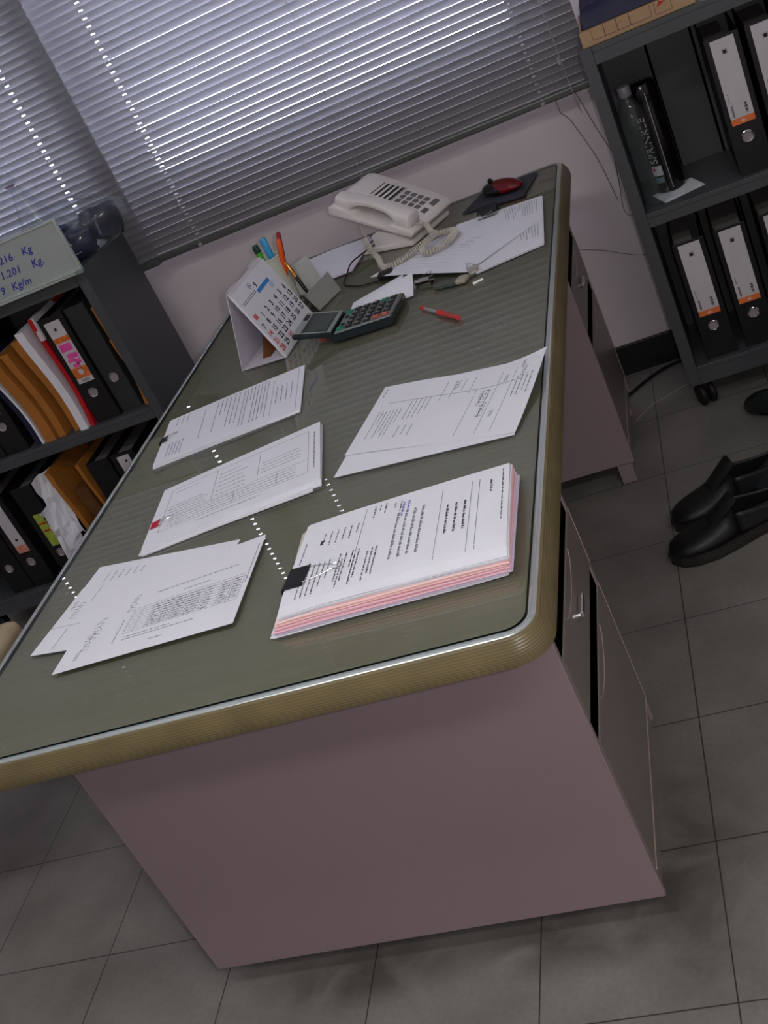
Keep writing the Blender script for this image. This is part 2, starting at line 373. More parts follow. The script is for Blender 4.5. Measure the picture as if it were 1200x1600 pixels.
# ------------------------------------------------------------------ desk
DL, DW = 1.8103, 0.8604
desk = thing('desk', dk(0, 0, -H), PHI, 'long steel office desk with glass-covered olive top and pinkish metal sides', 'desk')
def rr(x0, x1, y0, y1, r, n=8):
    """rounded rectangle, counter-clockwise"""
    out = []
    for cx, cy, a0 in ((x1 - r, y0 + r, -PI / 2), (x1 - r, y1 - r, 0), (x0 + r, y1 - r, PI / 2), (x0 + r, y0 + r, PI)):
        for i in range(n + 1):
            a = a0 + PI / 2 * i / n; out.append((cx + r * math.cos(a), cy + r * math.sin(a)))
    return out
def ring(prof, r0=0.034):
    """sweep a (outward, z) profile round the desk outline"""
    mb = MB(); rows = []
    for o, z in prof:
        rows.append([mb.bm.verts.new((x, y, H + z)) for x, y in rr(-DW - o, o, -o, DL + o, max(r0 + o, 0.004), 10)])
    for a, b in zip(rows, rows[1:]):
        for i in range(len(a)):
            j = (i + 1) % len(a); f = mb.bm.faces.new((a[i], b[i], b[j], a[j])); f.smooth = True
    bmesh.ops.recalc_face_normals(mb.bm, faces=mb.bm.faces)
    return mb
MB().prism(rr(-DW + 0.006, -0.006, 0.006, DL - 0.006, 0.03), H - 0.030, H - 0.0062).build('desk_top', M_lam, desk)
tp = []
for i in range(11):      # ribbed, bulging edge band
    t = i / 10; z = -0.0035 - 0.031 * t; o = 0.0008 + 0.0125 * math.sin(PI * min(1, 0.15 + t * 0.85) * 0.62) ** 1.1
    tp += [(o, z), (o + 0.0009, z - 0.0008), (o + 0.0009, z - 0.0020)]
tp += [(0.011, -0.0375), (-0.006, -0.0375)]
ring([(-0.001, -0.002)] + tp).build('edge_trim', M_trim, desk)
ring([(-0.0085, -0.006), (-0.0085, -0.0012), (-0.0065, 0.0), (-0.001, -0.0002), (0.0012, -0.0018), (0.0012, -0.0042)]).build('metal_strip', M_silver, desk, smooth=True)
gl = MB(); gl.prism(rr(-DW + 0.0105, -0.0105, 0.0105, DL - 0.0105, 0.026), H - 0.0058, H + 0.0000)
glo = gl.build('glass_sheet', [clear('desk_glass', (0.95, 0.96, 0.94), 1.85), mat('glass_edge', (8, 28, 22), 0.15, noise=0.05)], desk)
for f in glo.data.polygons: f.material_index = 0 if abs(f.normal.z) > 0.5 else 1
XF = -0.0316; XB = -0.791; ZB = 0.0577
def pedestal(y0, y1):
    p = MB()
    for a, b in ((y0, y0 + 0.012), (y1 - 0.012, y1)):
        p.prism([(XF, ZB), (XF, H - 0.062), (XF - 0.008, H - 0.036), (XB, H - 0.036), (XB, ZB)], -b, -a, 0.0015, MAT((1, 0, 0), (0, 0, 1), (0, -1, 0)))
    p.box(XB, XB + 0.01, y0 + 0.012, y1 - 0.012, ZB, H - 0.036)
    p.box(XB + 0.01, XF - 0.02, y0 + 0.012, y1 - 0.012, ZB, ZB + 0.01)
    o = p.build('pedestal', M_pink, desk)
    for ga, gb in ((H - 0.1835, H - 0.1485), (H - 0.3315, H - 0.2925)):
        MB().box(XF - 0.034, XF - 0.0025, y0 + 0.0125, y1 - 0.0125, ga, gb).build('recess', M_gap, o)
    k = MB(); k.box(XF - 0.03, XF - 0.004, y0 + 0.012, y1 - 0.002, ZB, 0.098); k.build('kick_plate', M_front, o)
    for i, (za, zb) in enumerate(((H - 0.148, H - 0.040), (H - 0.292, H - 0.184), (0.104, H - 0.332))):
        dr = MB(); dr.box(XF - 0.035, XF, y0 + 0.0125, y1 - 0.0035, za, zb, 0.002)
        dro = dr.build('drawer', M_front, o)
        e = MB(); e.box(XF - 0.006, XF + 0.0008, y1 - 0.0035, y1 - 0.0005, za, zb)
        e.box(XF - 0.02, XF + 0.0008, y0 + 0.013, y1 - 0.004, za - 0.0025, za - 0.0002) if i == 2 else None
        e.build('drawer_edge', M_fold, dro)
        lip = MB(); ym = (y0 + y1) / 2        # curved finger pull pressed in the top edge of the drawer
        hh = zb - 0.002
        pts = [(ym - 0.085 + 0.17 * t, hh - 0.020 * math.sin(PI * t) ** 0.5 - 0.002) for t in [q / 16 for q in range(17)]]
        lip.tube([(XF + 0.0001, y, z) for y, z in pts], 0.0008, 6)
        lip.build('finger_pull', M_fold, dro)
        if i == 1:
            h = MB(); h.box(XF, XF + 0.010, ym - 0.02, ym + 0.028, zb - 0.058, zb - 0.046, 0.003); h.cyl(0.007, 0, 0.006, 16, M=T((XF, ym - 0.02, zb - 0.05)) @ RY(PI / 2))
            h.build('drawer_latch', M_chrome, dro)
    for fx in (XF - (0.045 if y0 > 1 else 0.12), XB + (0.03 if y0 > 1 else 0.12)):
        for fy in ((y0 + 0.008 if y0 > 1 else y0 + 0.11), y1 - (0.036 if y0 > 1 else 0.12)):
            MB().box(fx, fx + 0.035, fy, fy + 0.028, 0, ZB + 0.001, 0.002).build('foot', M_pink, o)
    return o
pedestal(0.1545, 0.5418); pedestal(1.4213, 1.8007)
mp_ = MB(); mp_.box(XB + 0.002, XB + 0.012, 0.5418, 1.4213, 0.25, H - 0.036); mp_.build('modesty_panel', M_pink, desk)
md_ = MB(); md_.box(XF - 0.04, XF - 0.006, 0.543, 1.420, H - 0.10, H - 0.04, 0.002); md_.build('centre_drawer', M_front, desk)

# ------------------------------------------------------------------ shelf units on casters
def shelf_unit(x0, x1, y0, y1, label):
    root = thing('shelf_unit', ((x0 + x1) / 2, y0, 0), 0, label, 'shelf')
    cx = (x0 + x1) / 2; a, b = x0 - cx, x1 - cx; D = y1 - y0; zt = 0.926
    s = MB(); s.box(a, a + 0.028, 0, D, 0.069, zt, 0.0012); s.build('side_panel', M_shelf, root)
    s = MB(); s.box(b - 0.028, b, 0, D, 0.069, zt, 0.0012); s.build('side_panel', M_shelf, root)
    s = MB(); s.box(a + 0.0285, b - 0.0285, D - 0.008, D - 0.001, 0.069, zt - 0.001)
    bpn = s.build('back_panel', M_shelf, root)
    for q in (0.131, 0.236, 0.45, 0.66):
        MB().box(a + q, a + q + 0.006, D - 0.0095, D - 0.008, 0.12, zt - 0.04).build('panel_slot', M_gap, bpn)
    for za, zb in ((zt - 0.038, zt), (0.497, 0.530), (0.069, 0.118)):
        t = MB(); t.box(a + 0.0285, b - 0.0285, 0.0, D - 0.009, zb - 0.012, zb, 0.001); t.box(a + 0.0285, b - 0.0285, 0.0, 0.012, za, zb - 0.0121)
        t.build('shelf_board', M_shelf, root)
    for fx in (a + 0.03, b - 0.03):
        for fy in (0.035, D - 0.035):
            c = MB(); Mx = T((fx, fy - 0.008, 0.03)) @ RZ(0.35) @ RY(PI / 2)
            for w0 in (-0.021, 0.003):
                c.lathe([(0, w0), (0.022, w0), (0.028, w0 + 0.004), (0.0295, w0 + 0.009), (0.028, w0 + 0.014), (0.022, w0 + 0.018), (0, w0 + 0.018)], 20, Mx)
            co = c.build('caster', M_rubber, root, smooth=True)
            MB().box(fx - 0.009, fx + 0.009, fy - 0.014, fy + 0.016, 0.034, 0.0695, 0.003).build('caster_fork', M_black, co)
    return root
shR = shelf_unit(0.146, 1.046, 1.681, 1.951, 'dark grey steel shelf unit on casters to the right of the desk')
shL = shelf_unit(-2.035, -1.135, 1.606, 1.906, 'dark grey steel shelf unit to the left of the desk under the whiteboard')

# ------------------------------------------------------------------ lever arch binders
def binder(x, y, z, label, group, w=0.074, h=0.312, d=0.26, kind='white', rz=0.0, lean=0.0, cover=None, seed=0):
    rnd = random.Random(seed)
    root = thing('lever_arch_binder', (x, y, z), rz, label, 'binder', group, rot=(0, lean, rz))
    cov = cover or M_binder
    c = MB(); c.box(-w / 2, w / 2, 0, 0.003, 0, h, 0.001); c.box(-w / 2, -w / 2 + 0.003, 0.003, d, 0, h, 0.001); c.box(w / 2 - 0.003, w / 2, 0.003, d, 0, h, 0.001)
    c.build('cover', cov, root)
    t = w * rnd.uniform(0.55, 0.85)
    MB().box(-w / 2 + 0.004, -w / 2 + 0.004 + t, 0.014, d - 0.025, 0.006, h - 0.014).build('paper_block', M_paperB, root)
    hz = 0.085 if cover is None else 0.10
    f = MB(); f.tube([(0.0125 * math.cos(a * PI / 10), -0.0012, hz + 0.0125 * math.sin(a * PI / 10)) for a in range(20)], 0.0021, 8, closed=True)
    ro = f.build('finger_ring', M_chrome, root, smooth=True)
    MB().cyl(0.0112, -0.0004, 0.0006, 20, M=T((0, 0, hz)) @ RX(PI / 2)).build('ring_hole', mat('ring_hole_grey', (150, 140, 145), 0.5, noise=0.2, nscale=300) if kind != 'none' else M_gap, ro)
    if kind == 'white':
        l0, l1 = 0.116, 0.306; lw = 0.051
        l = MB(); l.box(-lw / 2, lw / 2, -0.0008, 0, l0, l1); lo = l.build('spine_label', M_label, root)
        o = MB(); o.box(-lw / 2, lw / 2, -0.0011, -0.0008, l0, l0 + 0.014); o.build('label_band', M_orange, lo)
        k = MB(); k.box(-0.004, 0.004, -0.0011, -0.0008, l1 - 0.033, l1 - 0.025)
        k.box(-0.0055, -0.0049, -0.0011, -0.0008, l1 - 0.035, l1 - 0.023); k.box(0.0049, 0.0055, -0.0011, -0.0008, l1 - 0.035, l1 - 0.023)
        k.box(-0.0055, 0.0055, -0.0011, -0.0008, l1 - 0.0235, l1 - 0.023)
        k.build('label_mark', M_ink, lo); k = MB(); zz = l0 + 0.020
        for q in range(9):
            k.box(0.010, 0.016, -0.0011, -0.0008, zz, zz + 0.0008 + 0.0008 * (q % 3)); zz += 0.0026
        k.build('barcode', M_ink, lo); k = MB()
        for q in range(12):
            k.box(-0.019, -0.0145 + 0.001 * (q % 2), -0.0011, -0.0008, l0 + 0.018 + q * 0.0022, l0 + 0.0192 + q * 0.0022)
        for q in range(8): k.box(-0.020, -0.0175, -0.0011, -0.0008, l0 + 0.050 + q * 0.0028, l0 + 0.0510 + q * 0.0028)
        k.build('label_print', M_ink, lo)
        o2 = MB(); o2.box(-0.004, 0.004, -0.0013, -0.0011, l0 + 0.004, l0 + 0.009); o2.build('label_logo', M_label, lo)
    elif kind == 'pink':
        l0, l1 = 0.118, 0.298; lw = 0.047
        l = MB(); l.box(-lw / 2, lw / 2, -0.0008, 0, l0, l1); lo = l.build('spine_label', M_label, root)
        o = MB(); o.box(-lw / 2, lw / 2, -0.0011, -0.0008, l0 + 0.014, l0 + 0.045); o.build('label_band', mat('band_orange', (215, 110, 40), 0.6, noise=0.3, nscale=90), lo); o = MB(); o.box(-lw / 2, lw / 2, -0.0011, -0.0008, l1 - 0.060, l1 - 0.045); o.build('label_band', mat('band_orange', (215, 110, 40), 0.6, noise=0.3, nscale=90), lo)
        p = MB()
        for a, b, c_, d_ in ((-0.019, 0.016, l1 - 0.086, l1 - 0.065), (-0.012, 0.020, l1 - 0.108, l1 - 0.094), (-0.016, 0.004, l1 - 0.118, l1 - 0.109), (0.002, 0.019, l1 - 0.126, l1 - 0.112), (-0.010, 0.010, l1 - 0.134, l1 - 0.124)):
            p.box(a, b, -0.0011, -0.0008, c_, d_)
        p.build('pink_marking', M_hotpink, lo)
        k = MB(); k.box(-0.004, 0.003, -0.0011, -0.0008, l1 - 0.027, l1 - 0.019); k.build('label_mark', M_ink, lo); k = MB()
        for q in range(8): k.box(-0.010 + q * 0.003, -0.0088 + q * 0.003, -0.0011, -0.0008, l0 + 0.002, l0 + 0.011)
        k.build('label_print', M_ink, lo)
        s_ = MB(); s_.cyl(0.008, 0, 0.0006, 14, M=T((0.001, -0.0008, l0 + 0.031)) @ RX(PI / 2)); s_.build('label_logo', M_label, lo)
    elif kind == 'slim':
        l = MB(); l.box(-0.019, 0.019, -0.0008, 0, 0.12, 0.302); lo = l.build('spine_label', M_label, root)
        o = MB(); o.box(-0.019, 0.019, -0.0011, -0.0008, 0.12, 0.145); o.build('label_band', mat('band_salmon', (215, 140, 120), 0.6, noise=0.2, nscale=90), lo)
        k = MB(); k.cyl(0.004, 0, 0.0004, 10, M=T((0.004, -0.0007, 0.285)) @ RX(PI / 2)); k.box(-0.004, 0.004, -0.0011, -0.0008, 0.16, 0.168); k.build('label_print', M_ink, lo)
    elif kind == 'green':
        l = MB(); l.box(-0.014, 0.014, -0.0008, 0, 0.11, 0.22); lo = l.build('spine_label', mat('label_lime', (170, 185, 70), 0.6, noise=0.2, nscale=60), root)
        k = MB(); k.box(-0.012, 0.012, -0.0011, -0.0008, 0.185, 0.19); k.box(-0.008, 0.012, -0.0011, -0.0008, 0.16, 0.166); k.build('label_print', M_redcov, lo)
    return root
GR = 'black lever arch binders on the right shelf unit'; GL = 'black lever arch binders on the left shelf unit'
yR = 1.700
binder(0.243, yR, 0.118, 'black binder with white label, nearest the corner of the right shelf, lower tier', GR, seed=1)
binder(0.339, yR, 0.118, 'black binder with white label, second from left on the right shelf lower tier', GR, seed=2)
binder(0.443, yR, 0.118, 'black binder at the right edge of the photo, right shelf lower tier', GR, seed=3)
binder(0.433, yR, 0.530, 'black binder with white label beside the empty bay, right shelf upper tier', GR, seed=4)
binder(0.520, yR, 0.530, 'black binder at the right edge of the photo, right shelf upper tier', GR, seed=5)
yL = 1.625
binder(-1.298, yL, 0.530, 'black binder with pink marking on its label, left shelf upper tier', GL, kind='pink', seed=6)
binder(-1.228, yL + 0.012, 0.530, 'plain dark binder right of the pink-labelled one, left shelf upper tier', GL, w=0.06, kind='plain', cover=M_bindg, seed=7)
binder(-1.600, yL, 0.530, 'black binder left of the navy folder, left shelf upper tier', GL, kind='slim', seed=8)
binder(-1.680, yL, 0.530, 'black binder at the left edge of the photo, left shelf upper tier', GL, kind='white', seed=18)
binder(-1.325, yL, 0.118, 'black binder with label half hidden by the desk, left shelf lower tier', GL, kind='slim', seed=9)
binder(-1.405, yL, 0.118, 'black unlabelled binder beside a brown envelope, left shelf lower tier', GL, w=0.07, kind='plain', seed=10)
binder(-1.667, yL, 0.118, 'black binder with a lime green label, left shelf lower tier', GL, w=0.068, kind='green', seed=11)
binder(-1.775, yL, 0.118, 'black binder with salmon label band, left shelf lower tier', GL, kind='slim', seed=12)
binder(-1.855, yL, 0.118, 'black binder furthest left in view, left shelf lower tier', GL, kind='plain', seed=13)

def slab(name, x, y, z, w, d, h, lean, m, label, cat, group=None, bulge=0.0, rz=0.0, parts=None):
    """an upright envelope, folder or magazine on its long edge, leaning in x"""
    root = thing(name, (x, y, z), rz, label, cat, group)
    mb = MB()
    def side(s):
        def fn(u, v):
            zz = v * h; bx = bulge * math.sin(PI * v) * math.sin(PI * min(1, u * 1.1))
            return (math.tan(lean) * zz + s * (w / 2 + bx * 0.4) + 0.004 * math.sin(v * 5 + u * 3), d * u + 0.006 * math.sin(v * 4), zz)
        return fn
    t = bmesh.new(); nu, nv = 5, 8
    A = [[t.verts.new(side(-1)(i / nu, j / nv)) for j in range(nv + 1)] for i in range(nu + 1)]
    B = [[t.verts.new(side(1)(i / nu, j / nv)) for j in range(nv + 1)] for i in range(nu + 1)]
    for i in range(nu):
        for j in range(nv):
            t.faces.new((A[i][j], A[i][j + 1], A[i + 1][j + 1], A[i + 1][j])); t.faces.new((B[i][j], B[i + 1][j], B[i + 1][j + 1], B[i][j + 1]))
    for i in range(nu):
        t.faces.new((A[i][0], A[i + 1][0], B[i + 1][0], B[i][0])); t.faces.new((A[i][nv], B[i][nv], B[i + 1][nv], A[i + 1][nv]))
    for j in range(nv):
        t.faces.new((A[0][j], B[0][j], B[0][j + 1], A[0][j + 1])); t.faces.new((A[nu][j], A[nu][j + 1], B[nu][j + 1], B[nu][j]))
    bmesh.ops.recalc_face_normals(t, faces=t.faces); mb.merge(t)
    mb.build(parts or 'sleeve', m, root)
    return root
R_ = math.radians
GE = 'brown envelopes on the left shelf unit'
slab('magazine', -1.350, yL - 0.005, 0.530, 0.012, 0.21, 0.325, R_(1.5), M_redcov, 'red magazine with white top band beside the pink-labelled binder', 'magazine', parts='cover')
mg = bpy.context.scene.collection.objects[-2]
MB().box(-0.0068, 0.0068, -0.0015, 0.18, 0.262, 0.3262).build('white_band', M_label, bpy.data.objects['magazine'], rot=(0, R_(1.5), 0), loc=(0.001, -0.001, 0))
slab('paper_sheaf', -1.374, yL - 0.012, 0.530, 0.024, 0.21, 0.305, R_(-2.5), M_paper, 'white sheaf of paper standing between the red magazine and brown envelopes', 'papers', parts='sheets')
slab('envelope', -1.400, yL + 0.005, 0.530, 0.026, 0.23, 0.285, R_(-4), M_kraft, 'brown envelope just left of the white sheaf, left shelf upper tier', 'envelope', GE, 0.01)
slab('envelope', -1.452, yL, 0.530, 0.022, 0.23, 0.265, R_(-3.5), M_kraft, 'brown envelope in the middle of the three leaning on the upper left shelf', 'envelope', GE, 0.01)
slab('envelope', -1.487, yL - 0.006, 0.530, 0.032, 0.23, 0.255, R_(-5), M_kraft, 'thick brown envelope beside the navy folder, left shelf upper tier', 'envelope', GE, 0.012)
slab('paper_sheaf', -1.515, yL - 0.003, 0.530, 0.007, 0.21, 0.25, R_(-6), M_paper, 'thin white sheaf against the navy folder, left shelf upper tier', 'papers', parts='sheets')
slab('folder', -1.530, yL, 0.530, 0.014, 0.23, 0.26, R_(-6), mat('navy_card', (22, 24, 58), 0.5, noise=0.1), 'navy blue folder between white sheaf and black binders, upper left shelf', 'folder', parts='cover')
slab('envelope', -1.184, yL + 0.020, 0.530, 0.018, 0.2, 0.29, R_(2.0), M_kraft, 'curled brown envelope against the right side panel of the left shelf', 'envelope', GE, 0.012)
slab('envelope', -1.176, yL + 0.004, 0.530, 0.008, 0.05, 0.20, R_(1.5), M_kraft, 'narrow brown envelope flap at the right end of the upper left shelf', 'envelope', GE, 0.01)
slab('folder', -1.212, yL + 0.10, 0.530, 0.012, 0.16, 0.25, R_(1.5), M_kraftd, 'dark brown folder behind the plain dark binder, upper left shelf', 'folder', parts='cover')
slab('envelope', -1.463, yL + 0.004, 0.118, 0.010, 0.23, 0.32, R_(0), M_kraft, 'thin brown envelope beside the unlabelled binder, left shelf lower tier', 'envelope', GE, 0.006)
slab('folder', -1.497, yL + 0.010, 0.118, 0.040, 0.23, 0.25, R_(0), M_kraftd, 'dark brown thick folder between two brown envelopes, lower left shelf', 'folder', parts='cover')
slab('envelope', -1.548, yL - 0.003, 0.118, 0.014, 0.23, 0.33, R_(-1), M_kraft, 'brown envelope next to the crumpled white papers, left shelf lower tier', 'envelope', GE, 0.006)
cp = thing('crumpled_papers', (-1.60, yL - 0.005, 0.118), 0, 'crumpled white papers sticking out of the lower tier of the left shelf', 'papers')
def crump(x0, x1, z0, z1, yo, sd):
    rnd = random.Random(sd); tb = {}
    def fn(u, v):
        k = (round(u * 6), round(v * 6))
        if k not in tb: tb[k] = rnd.uniform(-0.012, 0.012)
        return (x0 + (x1 - x0) * u + 0.03 * (v - 0.5) * (0.5 - u), yo + tb[k] + 0.05 * u * v, z0 + (z1 - z0) * v + 0.5 * tb[k])
    return fn
mb = MB(); mb.grid(crump(-0.020, 0.035, 0.12, 0.325, 0.0, 3), 6, 6); mb.build('upper_sheet', M_paper, cp)
mb = MB(); mb.grid(crump(-0.045, 0.030, 0.03, 0.235, -0.016, 5), 6, 6); mb.build('lower_sheet', M_paper, cp)

# ------------------------------------------------------------------ whiteboard standing on the left shelf
wbd = thing('whiteboard', (-1.52, 1.582, 0.928), 0, 'small aluminium-framed whiteboard with blue handwriting, on top of left shelf', 'whiteboard')
MB().box(-0.50, 0.396, 0.0, 0.006, 0.004, 0.132).build('writing_surface', mat('board_enamel', (168, 176, 172), 0.35, noise=0.02), wbd)
M_alu = mat('aluminium_frame', (205, 215, 208), 0.35, metal=0.5, noise=0.03)
f = MB(); f.box(-0.505, 0.400, -0.003, 0.009, 0.130, 0.1355, 0.001); f.box(-0.505, 0.400, -0.003, 0.009, -0.0005, 0.005, 0.001); f.box(0.3955, 0.400, -0.003, 0.009, 0.005, 0.130, 0.001); f.box(-0.505, -0.5005, -0.003, 0.009, 0.005, 0.13, 0.001)
f.build('frame', M_alu, wbd)
f = MB(); f.box(-0.50, 0.385, -0.014, -0.0035, -0.0045, -0.002, 0.0008); f.box(-0.50, 0.385, -0.014, -0.012, -0.002, 0.001, 0.0006); f.build('pen_tray', M_alu, wbd)
MB().box(0.386, 0.408, -0.016, -0.0035, -0.006, 0.003, 0.002).build('tray_end_cap', mat('cap_grey', (120, 130, 128), 0.5, noise=0.05), wbd)
WM = lambda x, z, rot=0.0: T((x + 1.52 - 1.52 + 1.52, -0.0006, z - 0.928)) @ RX(PI / 2) @ RZ(rot)
hw = MB()
for s_, x, z in (('216', -1.312, 1.012), ('Kg', -1.243, 1.012), ('1.201', -1.330, 0.978), ('Kg.', -1.236, 0.977), ('9', -1.352, 0.944), ('Kg/m', -1.318, 0.944)):
    hw = MB(); text_mesh(hw, s_, 0.026, T((x + 1.52, -0.0006, z - 0.928)) @ RX(PI / 2), shear=0.25, space=1.08, bold=0.0004); hw.build('handwriting', M_inkb, wbd)

# ------------------------------------------------------------------ plastic bag with goods on the left shelf
bag = thing('plastic_bag', (-1.19, 1.76, 0.926), 0, 'clear plastic bag of dark blue packets on top of the left shelf', 'bag')
def pack(sx_, sy_, sz_, sd, rz, tl):
    rnd = random.Random(sd); t = bmesh.new(); bmesh.ops.create_cube(t, size=2); bmesh.ops.subdivide_edges(t, edges=t.edges[:], cuts=5, use_grid_fill=True)
    ks = [(Vector((rnd.gauss(0, 1), rnd.gauss(0, 1), rnd.gauss(0, 1))) * 2.2, rnd.uniform(0, 6)) for _ in range(6)]
    for v in t.verts:
        c = v.co; l = max(abs(c.x), abs(c.y), abs(c.z)); q = c.normalized() * l; c = c * 0.82 + q * 0.18
        d = 1 + 0.11 * sum(math.sin(c.dot(k) + p_) for k, p_ in ks) / 2
        v.co = Vector((c.x * sx_ * d, c.y * sy_ * d, c.z * sz_ * d))
    bmesh.ops.transform(t, matrix=RZ(rz) @ RX(tl), verts=t.verts)
    lo = min(v.co.z for v in t.verts)
    for v in t.verts: v.co.z += 0.0015 - lo
    for f_ in t.faces: f_.smooth = True
    return t
def blob(cx, cy, cz, rx, ry, rz, sd, n=16, amp=0.12, flat=None):
    rnd = random.Random(sd); t = bmesh.new(); bmesh.ops.create_icosphere(t, subdivisions=4, radius=1)
    ks = [(Vector((rnd.gauss(0, 1), rnd.gauss(0, 1), rnd.gauss(0, 1))) * 2.6, rnd.uniform(0, 6)) for _ in range(7)]
    for v in t.verts:
        d = 1 + amp * sum(abs(math.sin(v.co.dot(k) + p_)) - 0.6 for k, p_ in ks) / 3
        v.co = Vector((cx + v.co.x * rx * d, cy + v.co.y * ry * d, cz + v.co.z * rz * d))
        if v.co.z < 0.001: v.co.z = 0.001
    for f_ in t.faces: f_.smooth = True
    return t
mb = MB(); mb.merge(blob(0.022, -0.01, 0.066, 0.140, 0.105, 0.074, 3, amp=0.2)); mb.build('bag_body', clear('bag_film', (0.93, 0.95, 0.97), 1.42, 0.10, 0.06, (0.6, 0.65, 0.68)), bag)
mb = MB()
prof = [(0.075, 0.05), (0.055, 0.11), (0.035, 0.16), (0.018, 0.205), (0.010, 0.225), (0.017, 0.24), (0.012, 0.262)]
t = bmesh.new(); rows = []
for i, (r, z) in enumerate(prof):
    rows.append([t.verts.new((-0.065 - 0.012 * i / 3 + r * (1 + 0.18 * math.sin(5 * a * PI / 10)) * math.cos(a * PI / 10), r * 0.7 * math.sin(a * PI / 10), z)) for a in range(20)])
for a, b in zip(rows, rows[1:]):
    for i in range(20): t.faces.new((a[i], a[(i + 1) % 20], b[(i + 1) % 20], b[i]))
mb.merge(t); mb.build('gathered_neck', MATS['bag_film'], bag, smooth=True)
mb = MB(); mb.tube([(-0.087 + 0.011 * math.cos(a * PI / 6), 0.008 * math.sin(a * PI / 6), 0.225) for a in range(12)], 0.003, 6, closed=True); mb.build('tie', mat('tie_mauve', (130, 100, 130), 0.6, noise=0.1), bag)
M_navy = mat('navy_packet', (26, 34, 66), 0.35, noise=0.15, nscale=30)
for i, (x, y, z, sx_, sy_, sz_, mt, lb) in enumerate((
        (0.030, -0.035, 0.042, 0.040, 0.038, 0.040, M_navy, 'dark navy packet with a small white emblem in the clear bag'),
        (-0.045, 0.0, 0.058, 0.046, 0.04, 0.045, mat('blue_packet', (30, 50, 110), 0.35, noise=0.2), 'blue packet behind the corner of the whiteboard in the clear bag'),
        (-0.020, -0.060, 0.052, 0.018, 0.018, 0.034, mat('red_packet', (170, 40, 50), 0.4, noise=0.1), 'small red packet between blue packets in the clear bag'),
        (0.085, 0.0, 0.050, 0.038, 0.045, 0.046, mat('indigo_packet', (30, 34, 58), 0.3, noise=0.4, nscale=25), 'dull indigo packet at the right end of the clear bag'))):
    q = thing('packet', (-1.19 + x, 1.76 + y, 0.927), 0, lb, 'packet', 'packets in the clear bag')
    mb = MB(); mb.merge(pack(sx_ * 0.95, sy_ * 0.95, sz_ * 0.85, 20 + i, (0.5, -0.3, 0.2, -0.4)[i], (0.25, -0.2, 0.1, -0.3)[i])); mb.build('wrapper', mt, q)
    if i == 0:
        mb = MB(); mb.tube([(-0.012 + 0.009 * math.cos(a * PI / 6), -0.0485, 0.045 + 0.009 * math.sin(a * PI / 6)) for a in range(10)], 0.0016, 6); mb.tube([(-0.03 + 0.04 * k, -0.046, 0.02 + 0.002 * k) for k in range(2)], 0.001, 5)
        mb.build('emblem', M_label, q)

# ------------------------------------------------------------------ things on and in the right shelf
kb = thing('cardboard_tray', (0.283, 1.692, 0.926), 0, 'flat tan cardboard mailer with printed squares on top of right shelf', 'box')
k = MB(); k.box(-0.125, 0.122, 0, 0.235, 0.0, 0.034, 0.002); k.build('body', M_card, kb)
k = MB()
def sq(x0, x1, z0, z1, w_=0.0009):
    k.box(x0, x1, -0.0006, 0, z0, z0 + w_); k.box(x0, x0 + w_, -0.0006, 0, z0, z1); k.box(x1 - w_, x1, -0.0006, 0, z0, z1)
for a, b in ((-0.100, -0.072), (-0.072, -0.044), (-0.044, -0.016), (-0.016, 0.030)): sq(a, b, 0.009, 0.0335)
sq(0.038, 0.074, 0.008, 0.0335)
k.build('printed_squares', mat('box_print', (110, 60, 90), 0.7, noise=0.1), kb)
k = MB(); k.prism([(0.044, 0.022), (0.064, 0.030), (0.050, 0.033)], 0, 0.0007, M=T((0, 0.0, 0)) @ RX(PI / 2)); k.build('red_arrow', M_redcov, kb)
nv = thing('folded_cloth', (0.262, 1.80, 0.9602), 0, 'crumpled navy blue cloth lying on the cardboard mailer', 'cloth')
mb = MB()
rn = random.Random(8); ks = [(rn.uniform(8, 40), rn.uniform(8, 40), rn.uniform(0, 6)) for _ in range(8)]
def cl(u, v):
    x = -0.098 + 0.20 * u; y = -0.092 + 0.2 * v
    e = min(u, 1 - u, v, 1 - v); hgt = 0.062 * min(1, e * 7) ** 0.5
    return (x, y, 0.0015 + hgt * (0.9 + 0.05 * sum(math.sin(a * x * 1.5 + b * y + p_) for a, b, p_ in ks)))
mb.grid(cl, 30, 24); mb.grid(lambda u, v: (-0.098 + 0.20 * u, -0.092 + 0.2 * v, 0.0005), 2, 2); mb.build('cloth', mat('navy_cloth', (24, 24, 62), 0.6, noise=0.15, nscale=30, bump=0.4, bscale=60), nv, smooth=True)
wp = thing('folded_paper', (0.46, 1.73, 0.9262), 0.2, 'small folded white paper beside the tan mailer on right shelf', 'paper')
MB().grid(lambda u, v: (-0.03 + 0.09 * u, 0.08 * v, 0.004 + 0.012 * math.sin(PI * u)), 8, 3, 0.001).build('sheet', M_paper, wp)
# water bottle
bt = thing('water_bottle', (0.209, 1.745, 0.5305), 0, 'clear plastic water bottle standing left of the black flask', 'bottle')
bp_ = [(0, 0.002), (0.022, 0.0), (0.029, 0.004), (0.031, 0.012), (0.0295, 0.03), (0.031, 0.05), (0.0305, 0.075), (0.029, 0.095), (0.031, 0.12), (0.0295, 0.14), (0.031, 0.16), (0.031, 0.185), (0.029, 0.20), (0.024, 0.225), (0.016, 0.245), (0.0125, 0.252), (0.0125, 0.262)]
MB().lathe(bp_, 28).build('bottle_body', clear('bottle_plastic', (0.93, 0.95, 0.95), 1.6, 0.04, 0.03, (0.6, 0.65, 0.66)), bt, smooth=True)
MB().lathe([(0.0145, 0.256), (0.015, 0.258), (0.015, 0.276), (0.0135, 0.279), (0, 0.279)], 24).build('cap', mat('cap_smoke', (120, 115, 125), 0.4, noise=0.05), bt, smooth=True)
